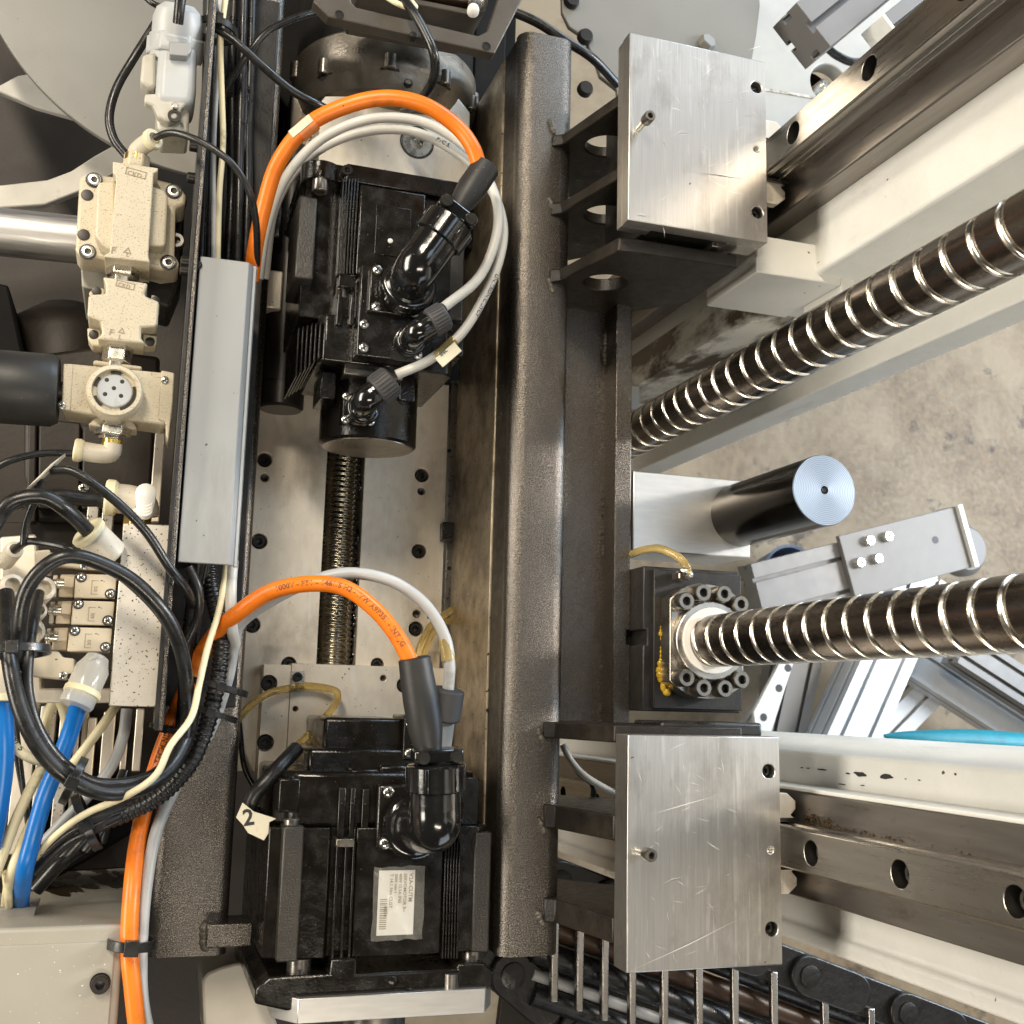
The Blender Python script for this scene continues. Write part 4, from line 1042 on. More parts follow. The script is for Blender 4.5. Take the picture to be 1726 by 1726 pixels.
for (x,y) in ((301,343),(297,409)):
    c = P(x,y,zv-50); cap_screw((c.x,c.y,zv-52), 8, 10, v1, m_bolt)
fr = MB(); p = P(213,292,zv); ang = -0.13
u = Vector((math.cos(ang), math.sin(ang), 0)); w = Vector((-math.sin(ang), math.cos(ang), 0))
for (a, b, hx, hy) in ((8.5,6.2,9.5,0.35),(8.5,-0.6,9.5,0.35),(-0.8,2.8,0.35,3.6),(17.8,2.8,0.35,3.6)):
    fr.obox(p+u*a+w*b+Vector((0,0,0.1)), (u, w, Vector((0,0,1))), (hx, hy, 0.25))
O('maker_frame', fr, m_inkg, v1); letter(v1, 'CKD', 214, 294, zv, 6.5, ang)
letter(v1, 'F', 186, 426, zv, 9.5, ang); letter(v1, '\u25b3', 207, 425, zv, 8, ang); letter(v1, 'L', 212, 432, zv, 6, ang)

def hex_nipple(name, p, d, r, L, parent, mat):
    return O(name, MB().lathe(Vector(p)-Vector(d)*L/2, d, [(r*0.7,0),(r*0.75,L*0.2),(r,L*0.22),(r,L*0.72),(r*0.8,L*0.75),(r*0.8,L)], 6), mat, parent, bevel=0.8)
hex_nipple('valve_nipple', P(208,455,zv-30), (0.05,1,0), 16, 30, v1, m_zinc)
O('valve_shank', MB().lathe(P(208,470,zv-32), (0.05,1,0), [(9,-18),(9,32)], 20), m_zinc, v1)

v2 = T('tee_block', 'smaller speckled cream air block with lugs in the middle of the valve chain', 'valve', P(205,530,-170))
zv2 = -100
b2 = ppoly([(173,466),(249,477),(247,486),(243,495),(246,499),(268,508),(266,545),(262,551),(238,552),(238,570),(245,579),(163,571),(172,562),(170,541),(147,533),(149,499),(153,496),(178,495),(178,478)], zv2)
O('block_body', MB().pz(b2, zv2-42, zv2), m_valve, v2, bevel=2)
for lst in ([(150,492),(163,484),(176,486),(176,498),(150,498)], [(255,496),(268,500),(269,520),(255,520)], [(147,552),(170,556),(172,584),(155,582),(148,570)], [(240,562),(265,566),(263,582),(240,584)]):
    O('block_lug', MB().pz(ppoly(lst, zv2-20), zv2-44, zv2-20), m_valve, v2, bevel=1.5)
for (x,y) in ((163,491),(262,507),(158,564),(253,576)):
    c = P(x,y,zv2-20); O('lug_hole', MB().lathe((c.x,c.y,zv2-20.4), (0,0,1), [(4.6,0),(4.6,0.7),(4.1,0.8),(0.2,0.8)], 16), m_boltb, v2)
p = P(197,481,zv2); fr = MB()
for (a, b, hx, hy) in ((7.4,5.4,8.4,0.35),(7.4,-0.6,8.4,0.35),(-0.8,2.4,0.35,3.2),(15.6,2.4,0.35,3.2)):
    fr.obox(p+u*a+w*b+Vector((0,0,0.1)), (u, w, Vector((0,0,1))), (hx, hy, 0.25))
O('maker_frame', fr, m_inkg, v2); letter(v2, 'CKD', 198, 482, zv2, 5.6, ang); letter(v2, 'F', 183, 564, zv2, 8.5, ang); letter(v2, '\u25b3', 198, 560, zv2, 7, ang); letter(v2, 'L', 199, 571, zv2, 6, ang)
hex_nipple('block_nipple', P(198,595,zv2-24), (0.05,1,0), 14, 34, v2, m_zinc)

v3 = T('pressure_regulator', 'cream pressure regulator with round dial face and side flanges', 'regulator', P(195,660,-160))
zr = -92
O('regulator_body', MB().pz(ppoly([(108,614),(124,613),(268,627),(292,627),(290,705),(276,716),(115,693),(105,690)], zr-22), zr-66, zr-22), m_valve, v3, bevel=2)
O('side_flange', MB().pz(ppoly([(107,613),(123,613),(119,692),(104,690)], zr-20), zr-60, zr-20), m_valve, v3, bevel=1.2)
O('side_flange', MB().pz(ppoly([(272,624),(294,628),(291,680),(284,741),(280,735),(279,712),(266,706)], zr-20), zr-60, zr-20), m_valve, v3, bevel=1.2)
O('regulator_collar', MB().pz(ppoly([(158,606),(240,617),(238,624),(156,614)], zr-24), zr-60, zr-24), m_valve, v3, bevel=2)
c = P(193,657,zr)
O('dial_ring', MB().lathe((c.x,c.y,zr-34), (0,0,1), [(25.5,0),(25.5,30),(24,33),(20.4,33.2),(20,28),(0.3,27.5)], 48), m_valve, v3, angle=30)
for (a0, a1) in ((-35,20),(75,105),(140,170),(200,235),(290,325)):
    mb = MB(); ps = []
    for k in range(7):
        a = math.radians(a0+(a1-a0)*k/6); ps.append((c.x+19.4*math.cos(a), c.y+19.4*math.sin(a)))
    for k in range(6, -1, -1):
        a = math.radians(a0+(a1-a0)*k/6); ps.append((c.x+16.6*math.cos(a), c.y+16.6*math.sin(a)))
    O('dial_slot', MB().pz(ps, zr-6.2, zr-5.0), m_boltb, v3)
O('dial_face', MB().lathe((c.x,c.y,zr-8), (0,0,1), [(16,0),(16,3.6),(15,4.4),(0.2,4.4)], 36), m_conn, v3)
for (x,y) in ((180,640),(206,643),(177,664),(204,667),(192,654)):
    q = P(x,y,zr-3); O('dial_hole', MB().lathe((q.x,q.y,zr-4.4), (0,0,1), [(2.1,0),(2.1,0.8),(0.1,0.85)], 12), m_boltb, v3)
for (x,y) in ((278,641),(104,684)):
    q = P(x,y,zr-20); pan_screw((q.x,q.y,zr-20), 4, v3)
O('regulator_skirt', MB().pz(ppoly([(160,703),(224,708),(232,724),(148,716)], zr-30), zr-60, zr-30), m_valve, v3, bevel=2)
hex_nipple('regulator_nipple', P(190,727,zr-34), (0.05,1,0), 17, 18, v3, m_zinc)
O('brass_ring', MB().lathe(P(187,746,zr-34), (0.05,1,0), [(8.4,-6),(8.4,8)], 24), m_brass, v3, bevel=0.6)

ga = T('pressure_gauge', 'black round pressure gauge seen from the side at the left edge', 'gauge', P(50,652,-130))
d = (P(96,657,-125)-P(0,650,-125)).normalized(); p = P(2,652,-125)
O('gauge_case', MB().lathe(p, d, [(33.5,-14),(34.5,-12),(34.5,44),(31,50),(9,50.5),(9,54)], 56), m_sleeve, ga, angle=35)
O('gauge_rim', MB().lathe(p, d, [(30,-20),(35.6,-19),(35.6,-10),(34,-9)], 56), m_gaugef, ga)
O('gauge_stem', MB().lathe(P(83,657,-125), d, [(8,-2),(11,0),(11,7),(8,8),(8,18)], 6), m_brass, ga, bevel=0.6)

# ------------------------------------------------------------------ elbow push fittings
def push_elbow(label, p, d1, d2, r, L1, L2, mat=None, thing=True, brass=True):
    p = Vector(p); d1 = Vector(d1).normalized(); d2 = Vector(d2).normalized()
    t = T('push_fitting', label, 'fitting', p)
    O('elbow_body', MB().tube([p+d1*L1, p+d1*L1*0.45, p+d1*r*0.2+d2*r*0.2, p+d2*L2*0.45, p+d2*L2], r, 20, 5), mat or m_fit, t, angle=60)
    O('collar_ring', MB().lathe(p+d2*L2, d2, [(r*1.05,-3),(r*1.22,0),(r*1.22,r*0.45),(r*1.1,r*0.6),(r*0.7,r*0.62),(r*0.66,-1)], 24), m_cream, t)
    if brass: O('thread_ring', MB().lathe(p+d1*L1, d1, [(r*1.02,-1),(r*1.02,r*0.4),(r*0.85,r*0.5),(r*0.85,r*1.3)], 20), m_brass, t, bevel=0.4)
    return t
push_elbow('white elbow push fitting on top of the big cream valve', P(231,252,zv-18), (0.0,-1,0), P(262,232,-98)-P(231,252,zv-18), 8.6, 9, 23)
push_elbow('dirty ivory elbow fitting hanging under the pressure regulator', P(187,768,zr-34), (0.02,1,0), P(150,762,zr-34)-P(187,768,zr-34), 9.2, 12, 28)

# cable connector with gland
cn = T('cable_connector', 'pale grey rectangular plug connector with cable gland and locking lever', 'connector', P(290,150,-150))
zq = -92
ax_ = (P(300,20,zq)-P(284,190,zq)).normalized(); pr = P(286,150,zq-24)
O('connector_hood', MB().pz(ppoly([(268,70),(333,72),(331,150),(326,178),(262,172),(262,150)], zq-8), zq-58, zq-8), m_conn, cn, bevel=8, seg=4)
O('gland_nut', MB().lathe(P(297,78,zq-28), ax_+Vector((0,0,0.55)), [(26,-14),(27,-8),(27,8),(25,10),(25,24),(22,34),(14.5,40),(13.5,40),(13,28),(0.3,27)], 40), m_conn, cn, angle=30)
O('gland_hex', MB().lathe(P(295,84,zq-28), ax_+Vector((0,0,0.2)), [(26,-10),(28.5,-8),(28.5,8),(27,10)], 6), m_conn, cn, bevel=1.5)
O('hood_plate', MB().pz(ppoly([(285,70),(323,72),(322,86),(315,95),(286,92)], zq+2), zq-10, zq+2), mk("hood_plate_grey", (0.27,0.27,0.27), 0.4, 0.2), cn, bevel=1)
O('latch_bar', MB().pz(ppoly([(240,92),(262,86),(263,146),(252,148),(236,136)], zq-16), zq-40, zq-16), m_conn2, cn, bevel=3)
O('locking_lever', MB().pz(ppoly([(244,158),(262,157),(275,160),(290,156),(306,160),(316,168),(314,176),(306,182),(298,200),(285,206),(266,196),(258,178),(243,172)], zq-10), zq-22, zq-10), m_conn2, cn, bevel=2)
O('lower_housing', MB().pz(ppoly([(262,178),(320,180),(318,224),(272,222),(265,214)], zq-20), zq-70, zq-20), m_conn2, cn, bevel=3)
c = P(294,196,zq-10); O('lever_eye', MB().ring((c.x,c.y,zq-10), (0,0,1), 6.6, 3.6, 1.6, 20), m_boltb, cn)
c = P(295,181,zq-10); O('lever_pin', MB().lathe((c.x,c.y,zq-10), (0,0,1), [(3.5,0),(3.5,4),(2.6,5),(0.2,5)], 12), m_zinc, cn)

# ------------------------------------------------------------------ manifold with solenoid valves
zo = -110
mf = T('manifold_block', 'tall oil spotted aluminium manifold block next to the solenoid valves', 'block', P(240,1040,-180))
O('block_body', MB().pz(ppoly([(208,882),(287,885),(268,1192),(183,1190)], zo), zo-70, zo), m_speckalu, mf, bevel=1)
O('block_bracket', MB().pz(ppoly([(288,884),(297,884),(277,1222),(266,1222)], zo-3), zo-60, zo-3), m_bolt, mf, bevel=1)
c = P(233,868,zo-30); O('brass_nut', MB().lathe(c, (0.05,1,0), [(13,-16),(13,4),(11,6),(11,12)], 6), m_brass, mf, bevel=0.8)
push_elbow('ivory elbow fitting with a ribbed end on top of the manifold block', P(242,845,zo-28), (0.04,-1,0), P(196,840,zo-28)-P(242,845,zo-28), 14.5, 14, 27, brass=False)
c = P(245,846,zo-14); mb = MB()
for k in range(7):
    q = P(246-k*0.3, 832+k*5, zo-12+k*0.2); mb.lathe(q, (0,0.3,1), [(9.5-0.25*k,-2),(9.5-0.25*k,3),(7,4.6),(0.3,5)], 16)
O('ribbed_release', mb, m_whpl, None, label='white ribbed release collar of the fitting above the manifold', cat='collar')
def solenoid(y, xl, xr, sk, label, full=True, pos=0):
    t = T('solenoid_valve', label, 'valve', P((xl+xr)/2, y, -150), 'solenoid valves on the manifold')
    h = 21
    O('coil_body', MB().pz(ppoly([(xl,y-h),(xr,y-h+2),(xr-4,y+h),(xl-4,y+h-1)], zo-4), zo-44, zo-4), m_sol, t, bevel=1.2)
    O('pilot_head', MB().pz(ppoly([(xl-19,y-h+4),(xl-2,y-h+4),(xl-4,y+3),(xl-21,y+2)], zo-10), zo-40, zo-10), m_sol, t, bevel=1.2)
    O('pilot_base', MB().pz(ppoly([(xl-26,y-h+1),(xl-1,y-h+1),(xl-5,y+h-2),(xl-30,y+h-3)], zo-18), zo-46, zo-18), m_sol, t, bevel=1.2)
    q = P(xl-27, y-4, zo-20); O('manual_override', MB().lathe(q, (-1,0,0), [(5.5,-4),(5.5,3),(4.2,4),(4.2,7),(0.2,7)], 16), m_zinc, t)
    O('side_spacer', MB().pz(ppoly([(xl-38,y-h+2),(xl-30,y-h+2),(xl-33,y+h-3),(xl-41,y+h-3)], zo-22), zo-46, zo-22), m_alum, t, bevel=0.8)
    for (a, b) in ((xl+9,y-h+6),(xr-11,y+h-8)):
        c = P(a,b,zo-4); O('screw_seat', MB().ring((c.x,c.y,zo-4.1), (0,0,1), 4.9, 3.9, 0.5, 18), m_ink, t); pan_screw((c.x,c.y,zo-4.2), 3.7, t, m_zinc, rot=0.6)
    c = P(xl+27,y-10,zo-4)
    fr = MB()
    fr.box(c.x,c.x+0.5,c.y-13,c.y,zo-4,zo-3.75); fr.box(c.x,c.x+6,c.y-0.5,c.y,zo-4,zo-3.75); fr.box(c.x,c.x+6,c.y-13,c.y-12.5,zo-4,zo-3.75)
    O('valve_symbol', fr, m_inkg, t); text_obj(('5/2','5/2','3/2','3/2')[pos % 4], 4, flat(Vector((c.x+5.2,c.y-10.5,0)), PI/2, zo-3.7), m_inkg, t)
    return t
solenoid(988, 128, 197, 0, 'beige solenoid valve, first full one below the fat black hose loop', pos=0)
solenoid(1033, 123, 193, 0, 'beige solenoid valve, middle one of the three beside the spotted block', pos=1)
solenoid(1078, 117, 189, 0, 'beige solenoid valve, lowest of the three beside the spotted block', pos=2)
# partly hidden valve above and the plain cap below
sv = T('solenoid_valve', 'beige solenoid valve half hidden under the crossing black hoses', 'valve', P(140,945,-150), 'solenoid valves on the manifold')
O('coil_body', MB().pz(ppoly([(82,932),(190,918),(194,962),(152,960),(80,950)], zo-6), zo-44, zo-6), m_sol, sv, bevel=1.5)
O('pilot_head', MB().pz(ppoly([(60,928),(84,926),(84,966),(58,964)], zo-14), zo-44, zo-14), m_sol, sv, bevel=1.5)
c = P(142,954,zo-6); pan_screw((c.x,c.y,zo-6), 4, sv, m_zinc, rot=0.2)
be = T('end_cover', 'plain beige end cover below the row of solenoid valves', 'cover', P(85,1120,-150))
O('cover_body', MB().pz(ppoly([(40,1096),(98,1098),(106,1108),(125,1110),(127,1143),(104,1146),(42,1140)], zo-2), zo-44, zo-2), m_sol, be, bevel=1.5)
c = P(107,1139,zo-2); pan_screw((c.x,c.y,zo-2), 4, be, m_zinc); c = P(118,1140,zo-2); O('cover_hole', MB().lathe((c.x,c.y,zo-2.3), (0,0,1), [(2.6,0),(2.6,0.7),(0.1,0.5)], 12), m_boltb, be)
O('manifold_rail', MB().pz(ppoly([(0,905),(60,900),(70,1160),(190,1160),(190,1185),(0,1185)], zo-48), zo-80, zo-48), m_alum, None, bevel=2, label='stained aluminium manifold rail under the solenoid valves', cat='rail')
# round fittings at the left
def round_port(x, y, r, label, tilt=(0.3,0.2,1)):
    t = T('push_fitting', label, 'fitting', P(x,y,-130))
    p = P(x,y,-110); O('port_collar', MB().lathe(p, tilt, [(r,-16),(r,4),(r*0.92,8),(r*0.62,9),(r*0.58,3),(r*0.2,2.6)], 28), m_fit, t, angle=35)
    O('port_base', MB().lathe(p, tilt, [(r*1.05,-34),(r*1.05,-15)], 8), m_fit, t, bevel=1)
    return t
round_port(22, 930, 8, 'small ivory push fitting at the end of the thin looping hose')
round_port(70, 995, 11.5, 'ivory push fitting with black hose left of the first solenoid valve')
round_port(18, 990, 11, 'ivory push fitting with black hose at the left edge')
round_port(62, 1032, 8, 'empty ivory push fitting left of the middle solenoid valve')
round_port(52, 1062, 11, 'ivory push fitting left of the lowest solenoid valve', (0.5,-0.3,1))
bf = T('push_fitting', 'large ivory straight fitting on the thick hose above the valves', 'fitting', P(165,910,-90))
d = P(150,900,-88)-P(186,935,-100)
O('fitting_body', MB().lathe(P(183,930,-100), d, [(13,-6),(15,-4),(15,26),(14,28)], 28), m_fit, bf, angle=35)
O('collar_ring', MB().lathe(P(152,900,-88), d, [(15.5,-2),(16.8,0),(16.8,4),(15,5),(11,5)], 28), m_cream, bf)
tf = T('push_fitting', 'clear plastic fitting gripping the blue hose below the spotted block', 'fitting', P(150,1140,-120))
d = P(125,1190,-90)-P(155,1125,-100)
O('fitting_body', MB().lathe(P(156,1128,-100), d, [(6,-14),(10,-12),(12,-6),(15,0),(15,34),(14,36)], 28), m_clear, tf, angle=35)
O('fitting_eye', MB().tube(pts([(150,1130,-92),(152,1112,-90),(164,1108,-92),(172,1118,-94),(170,1132,-94)]), 2.2, 8, 5), m_clear, tf)
O('collar_ring', MB().lathe(P(140,1164,-95), d, [(15,-2),(16.5,0),(16.5,4),(15,5),(11,5)], 28), m_cream, tf)
wf2 = T('push_fitting', 'white fitting on the blue hose at the left edge', 'fitting', P(6,1160,-110))
O('fitting_body', MB().lathe(P(4,1130,-112), (0.02,-1,0), [(15,-8),(15,24),(14,25)], 24), m_fit, wf2, angle=35)
O('collar_ring', MB().lathe(P(4,1172,-112), (0.02,-1,0), [(15,-2),(16.5,0),(16.5,4),(15,5),(11,5)], 24), m_cream, wf2)

# ------------------------------------------------------------------ things further back on the left
O('aluminium_tube', MB().cyl(P(-60,385,-300), P(165,408,-300), 40*upp(60,390,-300), seg=48), mk("dull_tube", (0.60,0.58,0.56), 0.48, 1, var=0.2, vscale=30, stretch=(0.4,6,6), rvar=0.1, bump=0.06, bscale=140), None, bevel=1, label='dull aluminium tube entering from the left edge', cat='tube')
mo = T('gearbox', 'dark brown gearbox with rounded cap in the shade behind the regulator', 'gearbox', P(110,700,-400))
O('gear_case', MB().pz(ppoly([(40,700),(66,596),(150,585),(270,600),(262,860),(215,880),(60,880),(40,800)], -330), -460, -330), m_brown, mo, bevel=5)
O('gear_cap', MB().lathe(P(110,545,-420), (0.1,-1,0), [(30,-20),(60,0),(72,22),(74,60)], 40), m_brown, mo)
O('case_rib', MB().pz(ppoly([(48,700),(62,700),(60,880),(44,880)], -318), -340, -318), m_brown, mo, bevel=2)
O('case_cover', MB().pz(ppoly([(66,706),(136,712),(134,860),(64,856)], -318), -335, -318), m_brown, mo, bevel=2)
O('case_cover', MB().pz(ppoly([(140,716),(258,724),(250,862),(138,858)], -314), -335, -314), m_brown, mo, bevel=2)
c = P(141,822,-312); pan_screw((c.x,c.y,-314), 6, mo, m_zinc)
O('flat_bar', MB().pz(ppoly([(262,726),(279,730),(268,880),(250,880)], -200), -215, -200), m_alum, None, bevel=1.2, label='polished flat bar standing between gearbox and angle strip', cat='bar')
O('valve_support', MB().pz(ppoly([(136,448),(236,455),(236,500),(138,484)], -190), -300, -190), mk("dull_beige", (0.30,0.28,0.23), 0.5, 0.0, var=0.1), None, bevel=2, label='dull beige support block under the big cream valve', cat='block')
O('valve_bracket', MB().pz(ppoly([(232,330),(312,340),(306,470),(286,520),(236,505)], -190), -260, -190), m_blk2, None, bevel=4, label='black bracket between big cream valve and angle strip', cat='bracket')
# light vertical slats below and behind the manifold
rk = T('terminal_rack', 'rack of pale upright slats behind the hoses and manifold block', 'rack', P(120,1300,-330))
for i, (x0, x1, y0, y1, z, mt) in enumerate(((145,163,850,920,-230,m_speckalu),(170,189,852,930,-225,m_speckalu),(20,52,1185,1440,-300,m_alum),(58,66,1190,1440,-296,m_whpl),(92,112,1190,1440,-290,m_speckalu),(118,126,1200,1440,-300,m_whpl),(144,158,1210,1330,-300,m_alum),(170,190,1200,1330,-280,m_alum),(204,214,1195,1330,-270,m_alum),(226,240,1195,1300,-260,m_alum),(72,90,1180,1340,-312,m_speckalu),(132,142,1190,1400,-310,m_alum))):
    mb = MB(); pbox(mb, x0, y0, x1, y1, z, z-40); O('slat', mb, mt, rk, bevel=1)
# white cover box at the bottom left
zw = -132
wb = T('cover_box', 'cream sheet metal cover box with recessed lid and one black screw', 'box', P(80,1640,-300))
x1 = PX(204,1640,zw); y1 = PY(100,1562,zw)
O('box_shell', MB().box(-260, x1, PY(100,1900,zw), y1, -640, zw), m_pnt2, wb, bevel=4, seg=3)
O('box_lid', MB().box(-258, PX(190,1650,zw), PY(100,1890,zw), PY(100,1590,zw), zw-2, zw+1.8), m_pnt2, wb, bevel=1.2)
c = P(169,1657,zw+2); O('lid_washer', MB().ring((c.x,c.y,zw+1.8), (0,0,1), 9, 5, 1.5, 24), m_boltb, wb); cap_screw((c.x,c.y,zw+2.5), 8, 9, wb, m_boltb)
O('foot_plate', MB().pz(ppoly([(-20,1532),(62,1528),(52,1568),(-20,1570)], -190), -240, -190), mk("grey_foot", (0.27,0.255,0.235), 0.5, 0.2, var=0.1), None, bevel=1.2, label='grey plate lying on the back edge of the cream cover box', cat='plate')
mb = MB()
for i in range(46):
    qx = random.gauss(-62,34); qz = random.uniform(-560,-330); a = random.uniform(3,16); b = random.uniform(6,40); poly = []
    for k in range(14):
        t = 2*PI*k/14; w = random.uniform(0.6,1.25); poly.append((qx + a*w*math.cos(t) + 0.25*b*w*math.sin(t), qz + b*w*math.sin(t)))
    mb.py(poly, y1+0.1+0.004*i, y1+0.3+0.004*i)
O('oil_stain', mb, mk("oil_stain_mat", OIL, 0.3, 0.0, var=0.3), None, label='black oil stains on the back of the cream cover box', cat='stain', kind='stuff')
sp = T('sheet_guard', 'cream curved sheet guard left of the lower motor base', 'guard', P(400,1680,-300))
ps = [(340,1652),(350,1640),(370,1631),(395,1624),(418,1622),(430,1628),(480,1760),(345,1760)]
O('guard_sheet', MB().pz(ppoly(ps, -330), -420, -330), mk("guard_paint", (0.72,0.66,0.56), 0.42, 0.0, var=0.05), sp, bevel=3)
# ================================================================== BACKGROUND behind and below the machine
O('backing_sheet', MB().box(-900, 330, -700, 1500, -760, -720), m_brown, None, bevel=2, label='dark brown sheet seen in the gaps on the left', cat='machine bed')  # dark brown sheet added to make the left background darker
def arc_panel(cx, cy, R, a0, a1, extra, z, th, name, mat, label, cat='panel'):
    ps = [(cx+R*math.cos(math.radians(a)), cy+R*math.sin(math.radians(a))) for a in [a0+(a1-a0)*k/40 for k in range(41)]] + extra
    return O(name, MB().pz(ppoly(ps, z), z-th, z), mat, None, bevel=1.2, label=label, cat=cat)
arc_panel(427,-185,490,160,100,[(342,-200),(-120,-200)],-440,8,'round_guard',m_shgr,'large grey round sheet guard in the upper left corner')
O('round_guard', MB().pz(ppoly([(946,-60),(948,20),(960,45),(985,62),(1003,100),(1012,128),(1040,150),(1060,330),(1262,330),(1268,98),(1275,60),(1281,10),(1278,-60)], -330), -338, -330), m_shgr, None, bevel=1.2, label='grey curved sheet guard behind the upper aluminium plate', cat='panel')
for (x,y) in ((985,64),(985,152),(962,4)):
    c = P(x,y,-330); O('guard_bolt', MB().lathe((c.x,c.y,-331), (0,0,1), [(11,0),(11,6),(9,10),(0.3,10)], 16), m_boltb, None, label={64:'black bolt head near the top of the grey guard behind the upper plate',152:'black bolt head just left of the upper aluminium plate',4:'black bolt head at the top edge beside the frame tube'}[y], cat='bolt')
c = P(1188,76,-330); O('hex_bolt', MB().lathe((c.x,c.y,-331), (0.2,0.3,1), [(13,0),(13,10),(11.5,12),(0.3,12)], 6), m_shgr, None, bevel=0.8, label='dull hexagon bolt on the grey guard above the upper plate', cat='bolt')
# white curved guards low on the left
O('curved_guard', MB().pz(ppoly([(-60,160),(0,143),(30,127),(70,121),(110,160),(130,200),(60,180),(0,155)], -560), -572, -560), mk("guard_grey_white", (0.52,0.50,0.45), 0.45, var=0.08), None, bevel=2, label='pale curved sheet strip at the left edge below the grey guard', cat='guard')
O('curved_guard', MB().pz(ppoly([(-60,320),(0,312),(80,303),(120,288),(160,262),(200,240),(240,262),(200,290),(140,320),(75,345),(0,350),(-60,350)], -520), -534, -520), mk("guard_white", (0.60,0.57,0.50), 0.45, var=0.1, dirt=((0.2,0.13,0.07), 22, 0.62, 0.8, (1,1,1))), None, bevel=2, label='pale curved sheet band just above the aluminium tube', cat='guard')
O('dark_post', MB().pz(ppoly([(-40,470),(14,480),(40,600),(-40,640)], -300), -420, -300), m_dark, None, bevel=3, label='black post at the left edge above the pressure gauge', cat='post')

# white base panel top right, with hole
cut = MB(); c = P(1398,142,-560); cut.lathe((c.x,c.y,-640), (0,0,1), [(38,0),(38,140)], 32)
m_panel = mk('base_panel_paint', (0.42,0.41,0.38), 0.4, var=0.06)
wp = T('base_panel', 'white painted base panel with a round hole in the top right background', 'panel', P(1400,150,-600))
O('panel_sheet', MB().pz(ppoly([(1200,-60),(1820,-60),(1700,40),(1500,200),(1380,300),(1200,340)], -560), -590, -560), m_panel, wp, bevel=2, cut=cut)
O('panel_seam', MB().pz(ppoly([(1288,149),(1372,163),(1372,167),(1288,153)], -560), -560.5, -558.5), m_pntg, wp)
q = P(1380,152,-585); O('hole_bolt', MB().lathe((q.x,q.y,-600), (0.3,0.2,1), [(13,0),(13,26),(10,30),(0.3,30)], 18), m_zinc, wp)
O('hole_back', MB().cyl((c.x,c.y,-640),(c.x,c.y,-625), 60, seg=24), m_dark, wp)
cable('black_hose', [(1392,78,-420),(1410,95,-420),(1440,105,-420),(1475,98,-420)], 7, m_rub, 'black hose bending behind the aluminium profiles at the top right', 'hose')

# ------------------------------------------------------------------ aluminium profiles
def profile(name, p0, p1, width, height, slots, label, mat=None, cat='profile', up=Vector((0,0,1)), thing=None):
    p0 = Vector(p0); p1 = Vector(p1); d = (p1-p0).normalized(); v = up.cross(d).normalized(); n = d.cross(v)
    w, h = width/2, height/2; s_ = 4.5; dp = 11
    def edge(a, b, k):      # notched edge from corner a to corner b with k slots
        a = Vector((*a,)); b = Vector((*b,)); t = (b-a).normalized(); inn = Vector((-t.y, t.x)); L = (b-a).length; out = [a]
        for i in range(k):
            m = a + t*(L*(i+0.5)/k)
            out += [m-t*s_, m-t*s_+inn*3, m-t*s_*2.0+inn*3, m-t*s_*2.0+inn*dp, m+t*s_*2.0+inn*dp, m+t*s_*2.0+inn*3, m+t*s_+inn*3, m+t*s_]
        return out
    k2 = max(1, round(height/60))
    sec = edge((-w,-h),(w,-h),slots) + edge((w,-h),(w,h),k2) + edge((w,h),(-w,h),slots) + edge((-w,h),(-w,-h),k2)
    L = (p1-p0).length
    mb = MB(); mb.prism([tuple(q) for q in sec], lambda x, y, hh: p0 + v*x + n*y + d*hh, 0, L)
    if thing: return O(name, mb, mat or m_prof, thing, bevel=0.8)
    t = T(name, label, cat, (p0+p1)/2)
    O('profile_bar', mb, mat or m_prof, t, bevel=0.8)
    return t
profile('aluminium_profile', P(1350,62,-330), P(1520,-75,-330), 80, 66, 1, 'grooved aluminium profile, left one of the pair in the top right corner')
t = profile('aluminium_profile', P(1490,62,-300), P(1660,-75,-300), 50, 52, 1, 'aluminium profile with a white end cap right of the first one at the top')
d = (P(1490,62,-300)-P(1660,-75,-300)).normalized()
O('end_cap', MB().obox(P(1490,62,-300)+d*3, (d, Vector((0,0,1)).cross(d), Vector((0,0,1))), (3, 25.5, 26.5)), m_whpl, t, bevel=1)
c = P(1352,80,-330); 

m_pale = mk('pale_anodised', (0.62,0.63,0.64), 0.42, 0.3, var=0.04)
zg = -1230
fr1 = T('profile_frame', 'aluminium profile with bolted plate lying on the floor behind the lower ball screw', 'frame', P(1470,940,zg-80))
profile('profile_bar', P(1268,1008,zg), P(1480,953,zg), 150, 60, 2, None, thing=fr1)
a = P(1425,957,zg+40); b = P(1622,905,zg+40); d = (b-a).normalized(); v = Vector((0,0,1)).cross(d)
O('joint_plate', MB().obox((a+b)/2, (d, v, Vector((0,0,1))), ((b-a).length/2, 74, 7)), mk("joint_plate_mat", (0.17,0.16,0.15), 0.45, 0.1, var=0.05), fr1, bevel=1.5)
O('joint_end', MB().obox(b+d*4-Vector((0,0,22)), (d, v, Vector((0,0,1))), (7, 76, 40)), m_whpl, fr1, bevel=1.5)
for (x,y) in ((1462,912),(1493,905),(1446,949),(1476,942)):
    c = P(x,y,zg+48); O('joint_bolt', MB().lathe((c.x,c.y,zg+47), (0,0,1), [(12,0),(12,12),(10,15),(5,15),(4.6,9),(0.3,9)], 20), m_zinc, fr1)
c = P(1577,910,zg+48); O('plate_hole', MB().lathe((c.x,c.y,zg+46.8), (0,0,1), [(9,0),(9,0.8),(0.3,0.8)], 18), m_ink, fr1)
profile('aluminium_profile', P(1545,965,zg-40), P(1400,1290,zg-40), 132, 90, 2, 'wide pale aluminium profile running down to the cream beam on the floor', m_pale)
profile('aluminium_profile', P(1350,1060,zg-110), P(1300,1290,zg-110), 110, 60, 2, 'grey aluminium profile left of the wide pale one on the floor')
